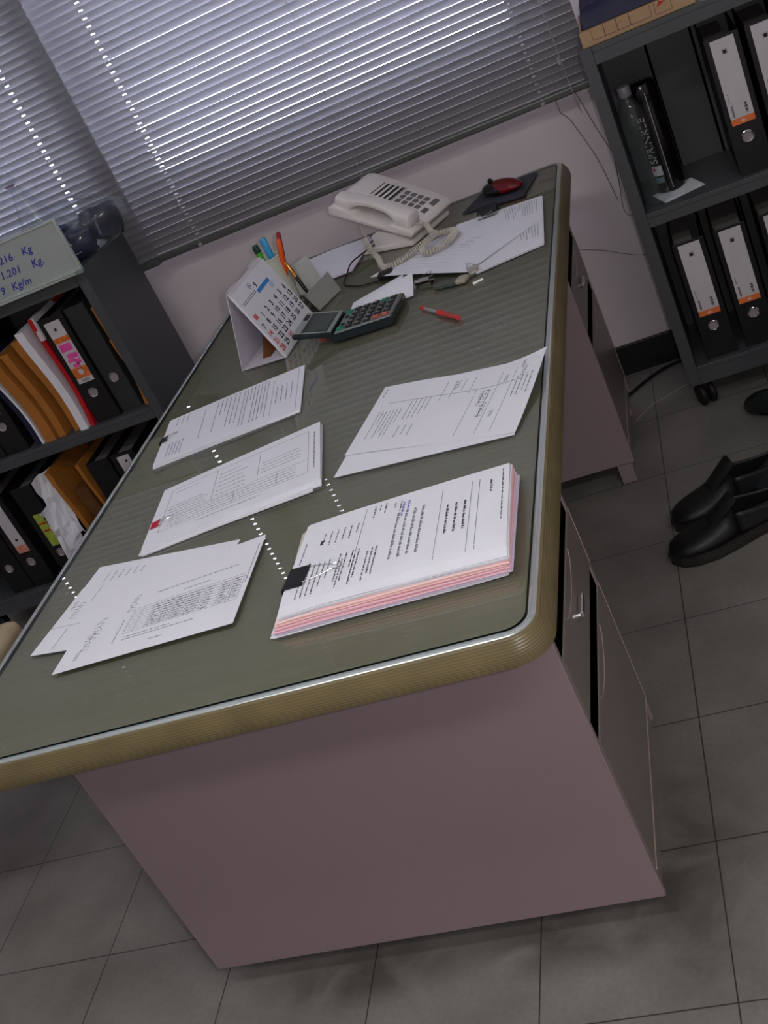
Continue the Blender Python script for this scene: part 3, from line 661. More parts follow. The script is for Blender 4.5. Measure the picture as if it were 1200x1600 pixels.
# flask
tf = thing('flask', (0.243, 1.812, 0.5305), 0, 'tall black cylindrical flask with white lettering beside the water bottle', 'flask')
MB().lathe([(0, 0), (0.033, 0.0), (0.036, 0.003), (0.037, 0.02), (0.037, 0.215), (0.0365, 0.218), (0.037, 0.221), (0.037, 0.248), (0.034, 0.258), (0.026, 0.262), (0, 0.263)], 36).build('flask_body', mat('flask_black', (12, 12, 14), 0.16, noise=0.05), tf, smooth=True)
def wrap_text(mb, body, size, R, z0, ang, up=True):
    """lettering running up a cylinder of radius R, its middle at angle ang"""
    t2 = MB(); text_mesh(t2, body, size, Matrix.Identity(4))
    bm = t2.bm; bmesh.ops.triangulate(bm, faces=bm.faces)
    for v in bm.verts:
        x, y = v.co.x, v.co.y                 # x along the text (up the flask), y across
        a = ang - (y - size * 0.35) / R
        v.co = Vector((R * math.cos(a), R * math.sin(a), z0 + x))
    mb.merge(bm.copy()); bm.free()
mb = MB(); wrap_text(mb, 'SPRINKLE', 0.027, 0.0375, 0.075, R_(-122)); mb.build('lettering', mat('flask_print', (190, 190, 195), 0.5, noise=0.03), tf)
def curved_patch(R, a0, a1, z0, z1, n=8):
    mb = MB()
    mb.grid(lambda u, v: (R * math.cos(a0 + (a1 - a0) * u), R * math.sin(a0 + (a1 - a0) * u), z0 + (z1 - z0) * v), n, 1); return mb
pt = curved_patch(0.0376, R_(-140), R_(-100), 0.046, 0.070).build('sticker', M_label, tf)
curved_patch(0.0379, R_(-134), R_(-124), 0.058, 0.066, 3).build('sticker_mark', mat('sticker_red', (200, 50, 80), 0.5, noise=0.05), pt)
curved_patch(0.0376, R_(-136), R_(-102), 0.028, 0.042).build('lower_sticker', mat('sticker_grey', (110, 130, 140), 0.5, noise=0.3, nscale=200), tf)
curved_patch(0.0374, R_(-82), R_(-79.5), 0.010, 0.240, 2).build('chrome_strip', M_chrome, tf)  # narrow bright chrome strip running up the flask
nk = thing('napkin', (0.272, 1.775, 0.5303), 0.3, 'small folded white napkin under the black flask on right shelf', 'napkin')
MB().grid(lambda u, v: (-0.065 + 0.10 * u, -0.045 + 0.09 * v, 0.0004 + 0.0 * u), 3, 3, 0.0003).build('sheet', M_paper, nk)

# ------------------------------------------------------------------ papers
def quadfn(c00, c10, c11, c01):
    c = [Vector((*q, 0)) for q in (c00, c10, c11, c01)]
    return lambda u, v: c[0] * (1 - u) * (1 - v) + c[1] * u * (1 - v) + c[2] * u * v + c[3] * (1 - u) * v
class Page:
    """a sheet given by its four corners on the desk; u runs along corner0->corner1, v along corner0->corner3"""
    def __init__(s, corners, zf=None):
        s.o = Vector((sum(c[0] for c in corners) / 4, sum(c[1] for c in corners) / 4)); s.q = quadfn(*[(c[0] - s.o.x, c[1] - s.o.y) for c in corners])
        s.zf = zf or (lambda u, v: 0.0)
        s.L = (Vector(corners[1]) - Vector(corners[0])).length; s.Wd = (Vector(corners[3]) - Vector(corners[0])).length
    def pt(s, u, v, dz=0.0):
        p = s.q(u, v); return (p.x, p.y, s.zf(u, v) + dz)
    def sheet(s, name, m, parent, z=0.0, n=(12, 8), th=0.0003, label=None):
        return MB().grid(lambda u, v: s.pt(u, v, z), n[0], n[1], th).build(name, m, parent, smooth=False, label=label)
    def dash(s, mb, u0, v0, u1, v1, z=0.0001):
        n = max(1, int(max(abs(u1 - u0) * s.L, abs(v1 - v0) * s.Wd) / 0.03))
        for i in range(n):
            if abs(u1 - u0) * s.L > abs(v1 - v0) * s.Wd:
                a, b = u0 + (u1 - u0) * i / n, u0 + (u1 - u0) * (i + 1) / n
                mb.poly([s.pt(a, v0, z), s.pt(b, v0, z), s.pt(b, v1, z), s.pt(a, v1, z)])
            else:
                a, b = v0 + (v1 - v0) * i / n, v0 + (v1 - v0) * (i + 1) / n
                mb.poly([s.pt(u0, a, z), s.pt(u1, a, z), s.pt(u1, b, z), s.pt(u0, b, z)])
    def line(s, mb, u0, v0, u1, v1, w=0.0005, z=0.0001):
        if abs(u1 - u0) * s.L > abs(v1 - v0) * s.Wd: s.dash(mb, u0, v0 - w / s.Wd, u1, v0 + w / s.Wd, z)
        else: s.dash(mb, u0 - w / s.L, v0, u0 + w / s.L, v1, z)
    def text(s, mb, u0, u1, v0, v1, rows, along, rnd, fill=0.9, hgt=0.0016, z=0.0001):
        """rows of word-like dashes. along='v': the lines run along v and are stacked along u"""
        for k in range(rows):
            t = (k + 0.5) / rows
            if along == 'v': base, a, b, Ln = u0 + (u1 - u0) * t, v0, v1, s.Wd
            else: base, a, b, Ln = v0 + (v1 - v0) * t, u0, u1, s.L
            x = a; end = a + (b - a) * (fill if rnd.random() < 0.7 else rnd.uniform(0.3, fill))
            while x < end:
                wl = rnd.uniform(0.003, 0.013) / Ln
                xe = min(x + wl, end); q = x
                while q < xe:       # letters
                    le = rnd.uniform(0.0009, 0.0016) / Ln; hh = 1.25 * hgt * rnd.choice((0.6, 0.6, 0.85, 1.0))
                    if along == 'v': s.dash(mb, base, q, base + hh / s.L, min(q + le, xe), z)
                    else: s.dash(mb, q, base, min(q + le, xe), base + hh / s.Wd, z)
                    q += le + 0.0004 / Ln
                x = xe + 0.0018 / Ln
    def scrawl(s, mb, u, v, size, rnd, n=40, z=0.0002, w=0.0004):
        pts = []; a = 0
        for i in range(n):
            t = i / n; pts.append((u + size / s.L * (0.13 * math.sin(t * 27 + 0.6 * rnd.random()) + 0.05 * math.sin(t * 61)), v + size / s.Wd * (t - 0.5 + 0.05 * math.cos(t * 35))))
        for (a0, b0), (a1, b1) in zip(pts, pts[1:]):
            p0, p1 = Vector(s.pt(a0, b0, z)), Vector(s.pt(a1, b1, z)); d = (p1 - p0)
            if d.length < 1e-6: continue
            nrm = Vector((-d.y, d.x, 0)).normalized() * w
            mb.poly([p0 - nrm, p1 - nrm, p1 + nrm, p0 + nrm])
def doc(name, page, z, label, cat, group=None):
    return thing(name, dk(page.o.x, page.o.y, z), PHI, label, cat, group)
GP = 'loose documents laid out on the glass'

# right-hand sheet near the desk edge (two sheets, the far corner lifting)
rnd = random.Random(11)
zfR = lambda u, v: 0.0022 + 0.020 * max(0, (u - 0.55) / 0.45) ** 2 * (1 - v) ** 1.5 + 0.001 * math.sin(u * 7)
pg = Page([(-0.3026, 0.7937), (0.0045, 0.6886), (-0.0447, 0.4705), (-0.340, 0.5745)], zfR)
dR = doc('document', pg, 0.0002, 'printed sheet right of the binder-clipped stacks, one corner lifting over desk edge', 'document', GP)
pu = Page([(-0.3055, 0.7800), (-0.010, 0.6990), (-0.046, 0.4670), (-0.3475, 0.5120)]); pu.o = pg.o.copy(); pu.q = quadfn(*[(a - pg.o.x, b - pg.o.y) for a, b in ((-0.304, 0.785), (-0.03, 0.715), (-0.046, 0.4675), (-0.3475, 0.5115))])
MB().grid(lambda u, v: pu.pt(u, v, 0.0008), 8, 6, 0.0004).build('under_sheet', M_paper, dR)
tops = pg.sheet('sheet', M_paper, dR)
ik = MB()
pg.text(ik, 0.06, 0.22, 0.42, 0.90, 7, 'v', rnd, 0.8); pg.text(ik, 0.24, 0.38, 0.30, 0.62, 5, 'v', rnd, 0.9); pg.text(ik, 0.24, 0.36, 0.68, 0.95, 3, 'v', rnd, 0.6)
for u in (0.64, 0.76, 0.845): pg.line(ik, u, 0.12, u, 0.93, 0.00035)
pg.text(ik, 0.67, 0.74, 0.35, 0.75, 2, 'v', rnd, 0.9, 0.0022); pg.text(ik, 0.86, 0.97, 0.25, 0.62, 4, 'v', rnd, 0.7, 0.002)
pg.text(ik, 0.02, 0.04, 0.05, 0.2, 1, 'v', rnd)
for u, v, s_ in ((0.70, 0.45, 0.05), (0.73, 0.62, 0.04), (0.80, 0.25, 0.025), (0.90, 0.2, 0.03), (0.88, 0.1, 0.02), (0.80, 0.7, 0.02), (0.5, 0.18, 0.03)): pg.scrawl(ik, u, v, s_, rnd)
ik.build('printed_text', M_ink, tops)
fk = MB(); pg.text(fk, 0.40, 0.62, 0.1, 0.5, 4, 'v', rnd, 0.7); pg.line(fk, 0.1, 0.3, 0.9, 0.3, 0.0006); fk.build('faint_text', M_inkg, tops)

def binder_clip(loc, rz, w, h, m, label, group, wire_len, hs=None, depth=0.014, flatz=0.0, tilt=0.0):
    """origin at the paper edge; local +x points into the paper"""
    r = thing('binder_clip', loc, rz, label, 'binder clip', group, rot=(0, tilt, rz))
    b = MB(); hs = hs or h
    pr = [(depth, h * 0.5 + 0.0012), (0.0, hs * 0.5 + 0.0008)] + [(-0.003 * math.cos(a), (hs * 0.5) * math.sin(a)) for a in [PI / 2 - PI * i / 6 for i in range(1, 6)]] + [(0.0, -hs * 0.5 - 0.0008), (depth, -h * 0.5 - 0.0012)]
    t = bmesh.new(); A = [t.verts.new((x, -w / 2, z)) for x, z in pr]; B = [t.verts.new((x, w / 2, z)) for x, z in pr]
    for i in range(len(pr) - 1): t.faces.new((A[i], A[i + 1], B[i + 1], B[i]))
    bmesh.ops.recalc_face_normals(t, faces=t.faces)
    bmesh.ops.solidify(t, geom=t.faces[:], thickness=0.0006)
    b.merge(t)
    b.tube([(depth, -w / 2, h * 0.5 + 0.0016), (depth, w / 2, h * 0.5 + 0.0016)], 0.0012, 8)
    b.tube([(depth, -w / 2, -h * 0.5 - 0.0008), (depth, w / 2, -h * 0.5 - 0.0008)], 0.0007, 8)
    b.build('clip_body', m, r)
    q = MB(); zz = h * 0.5 + 0.0024; k = wire_len
    q.tube([(depth, -w * 0.36, zz), (depth + k * 0.5, -w * 0.24, zz + 0.001), (depth + k * 0.8, -w * 0.10, zz + 0.002)] +
           [(depth + k * 0.9 + w * 0.15 * math.cos(a), w * 0.15 * math.sin(a), zz + 0.002) for a in [-2.4 + 4.8 * i / 8 for i in range(9)]] +
           [(depth + k * 0.8, w * 0.10, zz + 0.002), (depth + k * 0.5, w * 0.24, zz + 0.001), (depth, w * 0.36, zz)], 0.0007, 6)
    q.build('wire_handle', M_chrome, r, smooth=True)
    return r
GC = 'binder clips holding the document stacks'

# far-left clipped stack
def stack(page, name, label, layers, group='clipped stacks of documents'):
    """layers: list of (material, count, part name); sheets fan slightly"""
    r = thing(name, dk(page.o.x, page.o.y, 0.0003), PHI, label, 'document stack', group)
    return r
rnd = random.Random(5)
zf = lambda u, v: 0.0052 - 0.0022 * u + 0.0012 * math.sin(3 * u)
p1 = Page([(-0.8125, 0.985), (-0.5175, 1.038), (-0.4774, 0.8225), (-0.781, 0.784)], zf)
s1 = stack(p1, 'document_stack', 'thin stack in a small black clip, furthest of the three left-hand stacks', None)
mb = MB()
for k in range(4): mb.grid(lambda u, v, k=k: (p1.q(u, v).x + 0.001 * math.sin(k * 5), p1.q(u, v).y - 0.0012 * (3 - k), zf(u, v) * (k + 1) / 4.0 - 0.0003), 8, 4, 0.0009)
mb.build('sheets', M_paper, s1)
tp1 = p1.sheet('top_sheet', M_paper, s1, 0.0003)
ik = MB(); z1 = 0.0005
p1.text(ik, 0.05, 0.17, 0.04, 0.25, 3, 'v', rnd, z=z1); p1.text(ik, 0.06, 0.18, 0.62, 0.95, 5, 'v', rnd, z=z1)
p1.text(ik, 0.26, 0.31, 0.12, 0.75, 1, 'v', rnd, 1.0, z=z1); p1.text(ik, 0.36, 0.55, 0.05, 0.9, 6, 'v', rnd, 0.8, z=z1); p1.text(ik, 0.56, 0.76, 0.05, 0.95, 8, 'v', rnd, 0.9, z=z1)
p1.text(ik, 0.80, 0.94, 0.3, 0.9, 4, 'v', rnd, 0.6, z=z1); p1.line(ik, 0.965, 0.05, 0.965, 0.95, 0.0003, z1); p1.line(ik, 0.79, 0.1, 0.79, 0.9, 0.0003, z1)
p1.scrawl(ik, 0.86, 0.45, 0.03, rnd); p1.scrawl(ik, 0.80, 0.3, 0.03, rnd)
ik.build('printed_text', M_ink, tp1)
binder_clip(dk(-0.7985, 0.887, 0.0048), PHI + 0.13, 0.019, 0.0075, M_black, 'small black binder clip on the furthest left-hand document stack', GC, 0.026)

# middle clipped stack (red clip)
rnd = random.Random(6)
zf2 = lambda u, v: 0.0095 + 0.001 * math.sin(3 * u + 1) - 0.001 * v
p2 = Page([(-0.7022, 0.647), (-0.4128, 0.7242), (-0.3667, 0.5086), (-0.6790, 0.4550)], zf2)
s2 = stack(p2, 'document_stack', 'stack of white documents in a red clip, middle of the left-hand stacks', None)
mb = MB(); rq = random.Random(2)
for k in range(7):
    a, b = rq.uniform(-0.001, 0.001), rq.uniform(-0.0015, 0.001)
    mb.grid(lambda u, v, k=k, a=a, b=b: (p2.q(u, v).x + a, p2.q(u, v).y + b - 0.0035 * (6 - k) * v / 2, zf2(u, v) * (k + 1) / 7.0 - 0.0002), 8, 4, 0.0010)
mb.build('sheets', M_paper, s2)
pm = quadfn(*[(a - p2.o.x, b - p2.o.y) for a, b in ((-0.69, 0.62), (-0.410, 0.69), (-0.378, 0.486), (-0.6860, 0.4490))])
MB().grid(lambda u, v: (pm(u, v).x, pm(u, v).y, 0.0030), 8, 4, 0.0022).build('lower_sheets', M_paper, s2)
tp2 = p2.sheet('top_sheet', M_paper, s2, 0.0003)
ik = MB(); z1 = 0.0005
for v in (0.10, 0.82): p2.line(ik, 0.07, v, 0.93, v, 0.0003, z1)
for u in (0.07, 0.93): p2.line(ik, u, 0.10, u, 0.82, 0.0003, z1)
p2.line(ik, 0.36, 0.10, 0.36, 0.62, 0.0003, z1); p2.line(ik, 0.63, 0.10, 0.63, 0.52, 0.0003, z1); p2.line(ik, 0.07, 0.62, 0.60, 0.62, 0.0003, z1); p2.line(ik, 0.50, 0.62, 0.50, 0.82, 0.0003, z1); p2.line(ik, 0.75, 0.62, 0.75, 0.82, 0.0003, z1); p2.line(ik, 0.6, 0.6, 0.93, 0.6, 0.0003, z1)
p2.text(ik, 0.09, 0.34, 0.40, 0.60, 4, 'u', rnd, 0.95, 0.0016, z1); p2.text(ik, 0.10, 0.34, 0.14, 0.2, 1, 'u', rnd, 0.6, z=z1)
p2.text(ik, 0.38, 0.60, 0.16, 0.60, 6, 'u', rnd, 0.8, 0.0014, z1); p2.text(ik, 0.65, 0.91, 0.30, 0.52, 4, 'u', rnd, 0.9, 0.0014, z1)
p2.text(ik, 0.12, 0.90, 0.62, 0.80, 4, 'u', rnd, 0.95, 0.0014, z1); p2.text(ik, 0.30, 0.70, 0.86, 0.9, 1, 'u', rnd, z=z1); p2.text(ik, 0.955, 0.97, 0.15, 0.85, 1, 'v', rnd, z=z1)
ik.build('printed_text', M_ink, tp2)
binder_clip(dk(-0.6830, 0.5215, 0.0055), PHI + 0.16, 0.021, 0.0125, mat('red_clip', (200, 25, 50), 0.4, noise=0.05), 'small red binder clip on the middle left-hand document stack', GC, 0.028)

# loose sheets at the near left (three separate documents)
rnd = random.Random(7)
pa = Page([(-0.7647, 0.4544), (-0.485, 0.4045), (-0.510, 0.205), (-0.797, 0.2395)], lambda u, v: 0.0006)
dA = doc('document', pa, 0.0002, 'lowest of the overlapping loose sheets at the near left of the desk', 'document', GP)
ta = pa.sheet('sheet', M_paper, dA)
ik = MB(); pa.text(ik, 0.10, 0.40, 0.10, 0.32, 6, 'v', rnd, 0.8); pa.scrawl(ik, 0.08, 0.35, 0.03, rnd); ik.build('printed_text', M_ink, ta)
pb = Page([(-0.7735, 0.3985), (-0.50, 0.395), (-0.505, 0.185), (-0.800, 0.2385)], lambda u, v: 0.0014 + 0.0006 * math.sin(3 * u))
dB = doc('document', pb, 0.0002, 'middle one of the overlapping loose sheets, its left end showing faint handwriting', 'document', GP)
tb_ = pb.sheet('sheet', M_paper, dB)
ik = MB(); pb.line(ik, 0.16, 0.05, 0.16, 0.30, 0.0005); pb.line(ik, 0.13, 0.66, 0.13, 0.95, 0.0006); pb.scrawl(ik, 0.10, 0.40, 0.04, rnd); pb.scrawl(ik, 0.05, 0.30, 0.02, rnd); pb.line(ik, 0.0, 0.62, 0.2, 0.62, 0.0004); ik.build('printed_text', M_inkg, tb_)
pc_ = Page([(-0.7200, 0.3600), (-0.4352, 0.3900), (-0.4288, 0.1716), (-0.7253, 0.1672)], lambda u, v: 0.0026 + 0.001 * math.sin(2.5 * u) * (1 - v) + 0.0012 * v)
dC = doc('document', pc_, 0.0002, 'topmost loose sheet with a printed table, nearest the front left corner', 'document', GP)
tc_ = pc_.sheet('sheet', M_paper, dC)
ik = MB()
for i in range(10): pc_.line(ik, 0.32, 0.46 + 0.030 * i, 0.97, 0.34 + 0.030 * i + 0.0, 0.00022) if False else pc_.line(ik, 0.33, 0.44 + 0.032 * i, 0.965, 0.44 + 0.032 * i, 0.00022)
for u in (0.33, 0.385, 0.45, 0.51, 0.575, 0.65, 0.75, 0.84, 0.90, 0.965): pc_.line(ik, u, 0.44, u, 0.728, 0.00022)
for a, b in ((0.46, 0.505), (0.52, 0.57), (0.585, 0.645), (0.66, 0.74), (0.76, 0.80), (0.85, 0.895), (0.91, 0.955)): pc_.text(ik, a, b, 0.45, 0.72, 9, 'u', rnd, 0.95, 0.002)
pc_.text(ik, 0.42, 0.97, 0.27, 0.31, 1, 'u', rnd, 1.0); pc_.text(ik, 0.60, 0.76, 0.36, 0.39, 1, 'u', rnd, 1.0); pc_.text(ik, 0.35, 0.97, 0.76, 0.82, 2, 'u', rnd, 0.9); pc_.text(ik, 0.52, 0.60, 0.88, 0.9, 1, 'u', rnd, 1.0)
pc_.text(ik, 0.28, 0.30, 0.55, 0.85, 1, 'v', rnd); pc_.text(ik, 0.97, 0.985, 0.1, 0.6, 1, 'v', rnd)
ik.build('printed_table', M_ink, tc_)
ik = MB()
for u, v, s_ in ((0.14, 0.55, 0.05), (0.12, 0.70, 0.04), (0.30, 0.35, 0.04), (0.10, 0.85, 0.02)): pc_.scrawl(ik, u, v, s_, rnd)
ik.build('pencil_note', M_inkg, tc_)

# big stack with pink sheets
rnd = random.Random(8)
def zft(u, v): return 0.0315 + 0.0015 * math.sin(2.6 * u) - 0.003 * max(0, 1 - u * 5) * (0.5 + 0.5 * v) - 0.0045 * (max(0, v - 0.82) / 0.18) ** 2
p3 = Page([(-0.3338, 0.3254), (-0.0335, 0.3270), (-0.0262, 0.1120), (-0.3362, 0.1205)], zft)
s3 = stack(p3, 'document_stack', 'thick stack of white and pink documents in a large black clip', None)
pbm = quadfn(*[(a - p3.o.x, b - p3.o.y) for a, b in ((-0.345, 0.330), (-0.0363, 0.3400), (-0.0345, 0.1140), (-0.3550, 0.1130))])
def layer(k0, k1, mt, nm, sd, jit=0.002):
    mb = MB(); rq = random.Random(sd)
    for k in range(k0, k1):
        f_ = (k + 0.5) / 26; jx, jy = rq.uniform(-jit, jit) * 1.4, rq.uniform(-jit, jit); w1, w2 = rq.uniform(0, 6), rq.uniform(0.0002, 0.0006)
        def fn(u, v, f_=f_, jx=jx, jy=jy, w1=w1, w2=w2):
            a = pbm(u, v).lerp(p3.q(u, v), f_)
            zz = zft(u, v) - 0.0006
            return (a.x + jx, a.y + jy, max(0.0004, zz * f_ + w2 * math.sin(9 * u + w1)))
        mb.grid(fn, 10, 5, 0.0007)
    return mb.build(nm, mt, s3)
layer(0, 2, M_paper, 'bottom_sheets', 1, 0.004); layer(2, 5, M_lilac, 'lilac_sheets', 2, 0.004); layer(5, 7, M_paper, 'inner_white_sheets', 6, 0.003); layer(7, 16, M_pinkp, 'pink_sheets', 3, 0.0035); layer(16, 21, M_salmon, 'salmon_sheets', 4, 0.003); layer(21, 26, M_paper, 'white_sheets', 5, 0.0018)
tp3 = p3.sheet('top_sheet', M_paper, s3, 0.0003, (20, 12))
ik = MB(); z1 = 0.0006
p3.text(ik, 0.05, 0.20, 0.55, 0.92, 6, 'v', rnd, 0.9, 0.0018, z1); p3.text(ik, 0.22, 0.34, 0.52, 0.86, 4, 'v', rnd, 0.9, 0.0018, z1); p3.text(ik, 0.10, 0.30, 0.20, 0.42, 6, 'v', rnd, 0.7, 0.0018, z1); p3.text(ik, 0.34, 0.42, 0.05, 0.25, 3, 'v', rnd, 0.8, 0.002, z1)
p3.text(ik, 0.38, 0.42, 0.55, 0.88, 2, 'v', rnd, 0.9, 0.002, z1); p3.text(ik, 0.965, 0.975, 0.05, 0.7, 1, 'v', rnd, 0.9, 0.0016, z1); p3.text(ik, 0.02, 0.03, 0.25, 0.6, 1, 'v', rnd, 0.7, 0.0016, z1)
for u in (0.69, 0.83, 0.865, 0.31): p3.line(ik, u, 0.10 if u > 0.5 else 0.05, u, 0.88, 0.0003, z1)
p3.text(ik, 0.09, 0.12, 0.28, 0.34, 1, 'v', rnd, 1.0, 0.005, z1)
p3.text(ik, 0.44, 0.50, 0.08, 0.22, 2, 'v', rnd, 0.9, 0.0018, z1); p3.text(ik, 0.70, 0.82, 0.30, 0.66, 3, 'v', rnd, 0.9, 0.0030, z1); p3.text(ik, 0.90, 0.93, 0.14, 0.30, 1, 'v', rnd, 0.9, 0.003, z1); p3.text(ik, 0.22, 0.40, 0.58, 0.92, 3, 'v', rnd, 0.9, 0.0018, z1)
for u, v, s_ in ((0.66, 0.45, 0.03), (0.655, 0.38, 0.02), (0.73, 0.70, 0.03), (0.76, 0.5, 0.07), (0.79, 0.55, 0.09), (0.73, 0.45, 0.04), (0.89, 0.22, 0.02), (0.92, 0.18, 0.03), (0.89, 0.62, 0.02), (0.88, 0.72, 0.03), (0.83, 0.66, 0.015)):
    p3.scrawl(ik, u, v, s_, rnd, w=0.0005)
ik.build('printed_text', M_ink, tp3)
ik = MB(); p3.text(ik, 0.46, 0.62, 0.22, 0.80, 4, 'v', rnd, 0.9, 0.0035, z1); ik.build('pencil_note', M_inkg, tp3)
ik = MB(); p3.text(ik, 0.485, 0.535, 0.10, 0.28, 2, 'v', rnd, 0.95, 0.003, z1); ik.build('blue_stamp', mat('stamp_blue', (110, 110, 190), 0.7, noise=0.1), tp3)
ik = MB(); ik.grid(lambda u, v: (-0.162 + 0.012 * u - 0.004 * v, 0.03 + 0.07 * v, 0.026 - 0.004 * (1 - u)), 3, 6, 0.0006); ik.build('yellowed_flap', mat('aged_paper', (215, 205, 190), 0.8, noise=0.1), s3)
binder_clip(dk(-0.3395, 0.1950, 0.0165), PHI - 0.06, 0.047, 0.028, M_black, 'large black binder clip on the thick pink-and-white stack', GC, 0.052, depth=0.030)

# staple
st = MB(); st.tube([(-0.003, -0.001, 0.0005), (0.003, 0.0015, 0.0005)], 0.0004, 5)
o = st.build('staple', M_chrome, loc=dk(-0.643, 0.1008, 0.0003)); tag(o, 'single loose staple on the glass near the front edge of the desk', 'staple')

# ------------------------------------------------------------------ desk calendar
ca = thing('desk_calendar', dk(-0.627, 1.235, 0.0002), PHI + 0.0, 'spiral-bound tent calendar showing a month page, standing left of calculator', 'calendar')
ca.rotation_euler = (0, 0, PHI + R_(-6.0))
CH = 0.163; CWd = 0.202
def tent(x0, x1, xa=-0.002, y0=-CWd / 2, y1=CWd / 2, th=0.0016):
    mb = MB(); mb.prism([(x0, 0), (xa, CH), (xa + th * (1 if x0 > 0 else -1), CH), (x0 + th * (1 if x0 > 0 else -1), 0)] , -y1, -y0, M=MAT((1, 0, 0), (0, 0, 1), (0, -1, 0))); return mb
M_calb = mat('calendar_board', (214, 208, 220), 0.7, noise=0.02)
tent(0.052, 0).build('front_board', M_calb, ca); tent(-0.052, 0).build('back_board', M_calb, ca)
MB().box(-0.051, 0.051, -CWd / 2 + 0.001, CWd / 2 - 0.001, 0.0, 0.0014).build('base_board', M_calb, ca)
# page block on the front board: local page frame u along +y (left->right of the page as read), v up the slope
slope = Vector((-0.054, 0, CH)).normalized(); nrm = Vector((CH, 0, 0.054)).normalized()
PM = MAT(Vector((0, 1, 0)), slope, nrm, Vector((0.0545, -CWd / 2, 0.0)) + nrm * 0.0012)
Lp = math.hypot(0.054, CH)
pg_ = MB(); pg_.box(0.0, CWd, 0.002, Lp - 0.006, 0.0, 0.0018); pg_.merge  # pages
po = pg_.build('month_page', mat('calendar_page', (228, 228, 236), 0.7, noise=0.01), ca); po.matrix_local = PM
pm2 = MB(); pm2.box(-0.0015, CWd - 0.002, -0.001, Lp - 0.006, -0.001, -0.0002); pq = pm2.build('page_block', M_paper, ca); pq.matrix_local = PM
wr = MB()
for seg in ((0.012, 0.062), (0.140, 0.190)):
    y = seg[0]
    while y < seg[1]:
        wr.tube([(-0.002 + 0.006 * math.cos(a * PI / 6), -CWd / 2 + y, CH - 0.001 + 0.006 * math.sin(a * PI / 6)) for a in range(12)], 0.0006, 5, closed=True); y += 0.0072
wr.build('wire_spiral', mat('white_wire', (205, 205, 210), 0.4, noise=0.03), ca)
blk, red = MB(), MB(); zt = 0.0020
rows = [['', '1', '2', '3', '4', '5', '6'], ['7', '8', '9', '10', '11', '12', '13'], ['14', '15', '16', '17', '18', '19', '20'], ['21', '22', '23', '24', '25', '26', '27'], ['28', '29', '30', '', '', '', '']]
for r_, row in enumerate(rows):
    for c_, s_ in enumerate(row):
        if s_: text_mesh(red if (c_ == 0 or s_ in ('30',)) and s_ != '7' else blk, s_, 0.0185, T((0.016 + c_ * 0.0285, 0.087 - r_ * 0.0187, zt)), align='CENTER', bold=0.0006)
blk.build('black_dates', M_ink, ca).matrix_local = PM; blk = MB()
rq = random.Random(3)
for k in range(7):
    x = 0.012
    while x < (0.085 if k < 2 else 0.062):
        wv = rq.uniform(0.002, 0.006); blk.box(x, x + wv, Lp - 0.036 - k * 0.0042, Lp - 0.0345 - k * 0.0042, zt, zt + 0.0001) if k < 2 else None; x += wv + 0.0012
blk.build('heading_text', M_ink, ca).matrix_local = PM
red.build('red_dates', mat('red_print', (205, 50, 60), 0.6, noise=0.05), ca).matrix_local = PM
red = MB(); red.box(0.010, 0.025, 0.094, 0.106, zt, zt + 0.0001)
red.build('red_patch', mat('patch_red', (225, 110, 105), 0.6, noise=0.1), ca).matrix_local = PM
bl = MB(); bl.box(0.092, 0.160, Lp - 0.047, Lp - 0.038, zt, zt + 0.0001); bl.build('blue_banner', mat('banner_blue', (50, 140, 215), 0.6, noise=0.05), ca).matrix_local = PM
bl = MB(); bl.box(0.145, 0.163, Lp - 0.062, Lp - 0.049, zt, zt + 0.0001); bl.build('pale_blue_box', mat('pale_blue', (185, 205, 232), 0.6, noise=0.05), ca).matrix_local = PM
lg = MB(); text_mesh(lg, '9', 0.016, T((0.099, Lp - 0.034, zt)), bold=0.0008); lg.build('month_digit', M_ink, ca).matrix_local = PM
lg = MB()
lg.tube([(0.080 + 0.0058 * math.cos(a * PI / 8), Lp - 0.021 + 0.0058 * math.sin(a * PI / 8), zt) for a in range(16)], 0.0005, 5, closed=True)
lg.tube([(0.080 + 0.0028 * math.cos(a * PI / 8), Lp - 0.021 + 0.0028 * math.sin(a * PI / 8), zt) for a in range(16)], 0.0007, 5, closed=True)
lg.build('emblem', mat('emblem_blue', (90, 95, 150), 0.6, noise=0.05), ca).matrix_local = PM
br_ = MB(); br_.grid(lambda u, v: (-0.012 + 0.02 * u, -0.07 + 0.05 * v, 0.0018 + 0.035 * (1 - u) * v), 4, 4, 0.0006); br_.build('brown_backing', M_kraftd, ca)

# ------------------------------------------------------------------ calculator
cc = thing('calculator', dk(-0.455, 1.166, 0.0003), PHI + R_(-5.2), 'two-tone desk calculator with raised display and green and orange keys', 'calculator')
M_calc = mat('calculator_grey', (120, 124, 120), 0.4, noise=0.02); M_calk = mat('calculator_dark', (34, 44, 50), 0.25, noise=0.05)
body = MB(); body.prism([(0.0, 0.0), (0.122, 0.0), (0.131, 0.006), (0.131, 0.0165), (0.126, 0.0175), (0.0, 0.0185), (-0.012, 0.012), (-0.006, 0.0)], -0.056, 0.056, 0.001, MAT((1, 0, 0), (0, 0, 1), (0, -1, 0)))
body.build('lower_case', M_calk, cc)
MB().box(0.002, 0.127, -0.0535, 0.0535, 0.0172, 0.0200, 0.001).build('keypad_plate', M_calc, cc)
e_ = MB(); e_.tube([(0.0, -0.0560, 0.0185), (0.127, -0.0560, 0.0180)], 0.0010, 6); e_.tube([(0.129, -0.054, 0.0178), (0.129, 0.054, 0.0178)], 0.001, 6); e_.build('chrome_edge', M_chrome, cc)
DM = T((-0.004, 0, 0.0185)) @ RY(R_(14))
def dbox(mb, x0, x1, y0, y1, z0, z1, b=0.0): mb.box(x0, x1, y0, y1, z0, z1, b, DM)
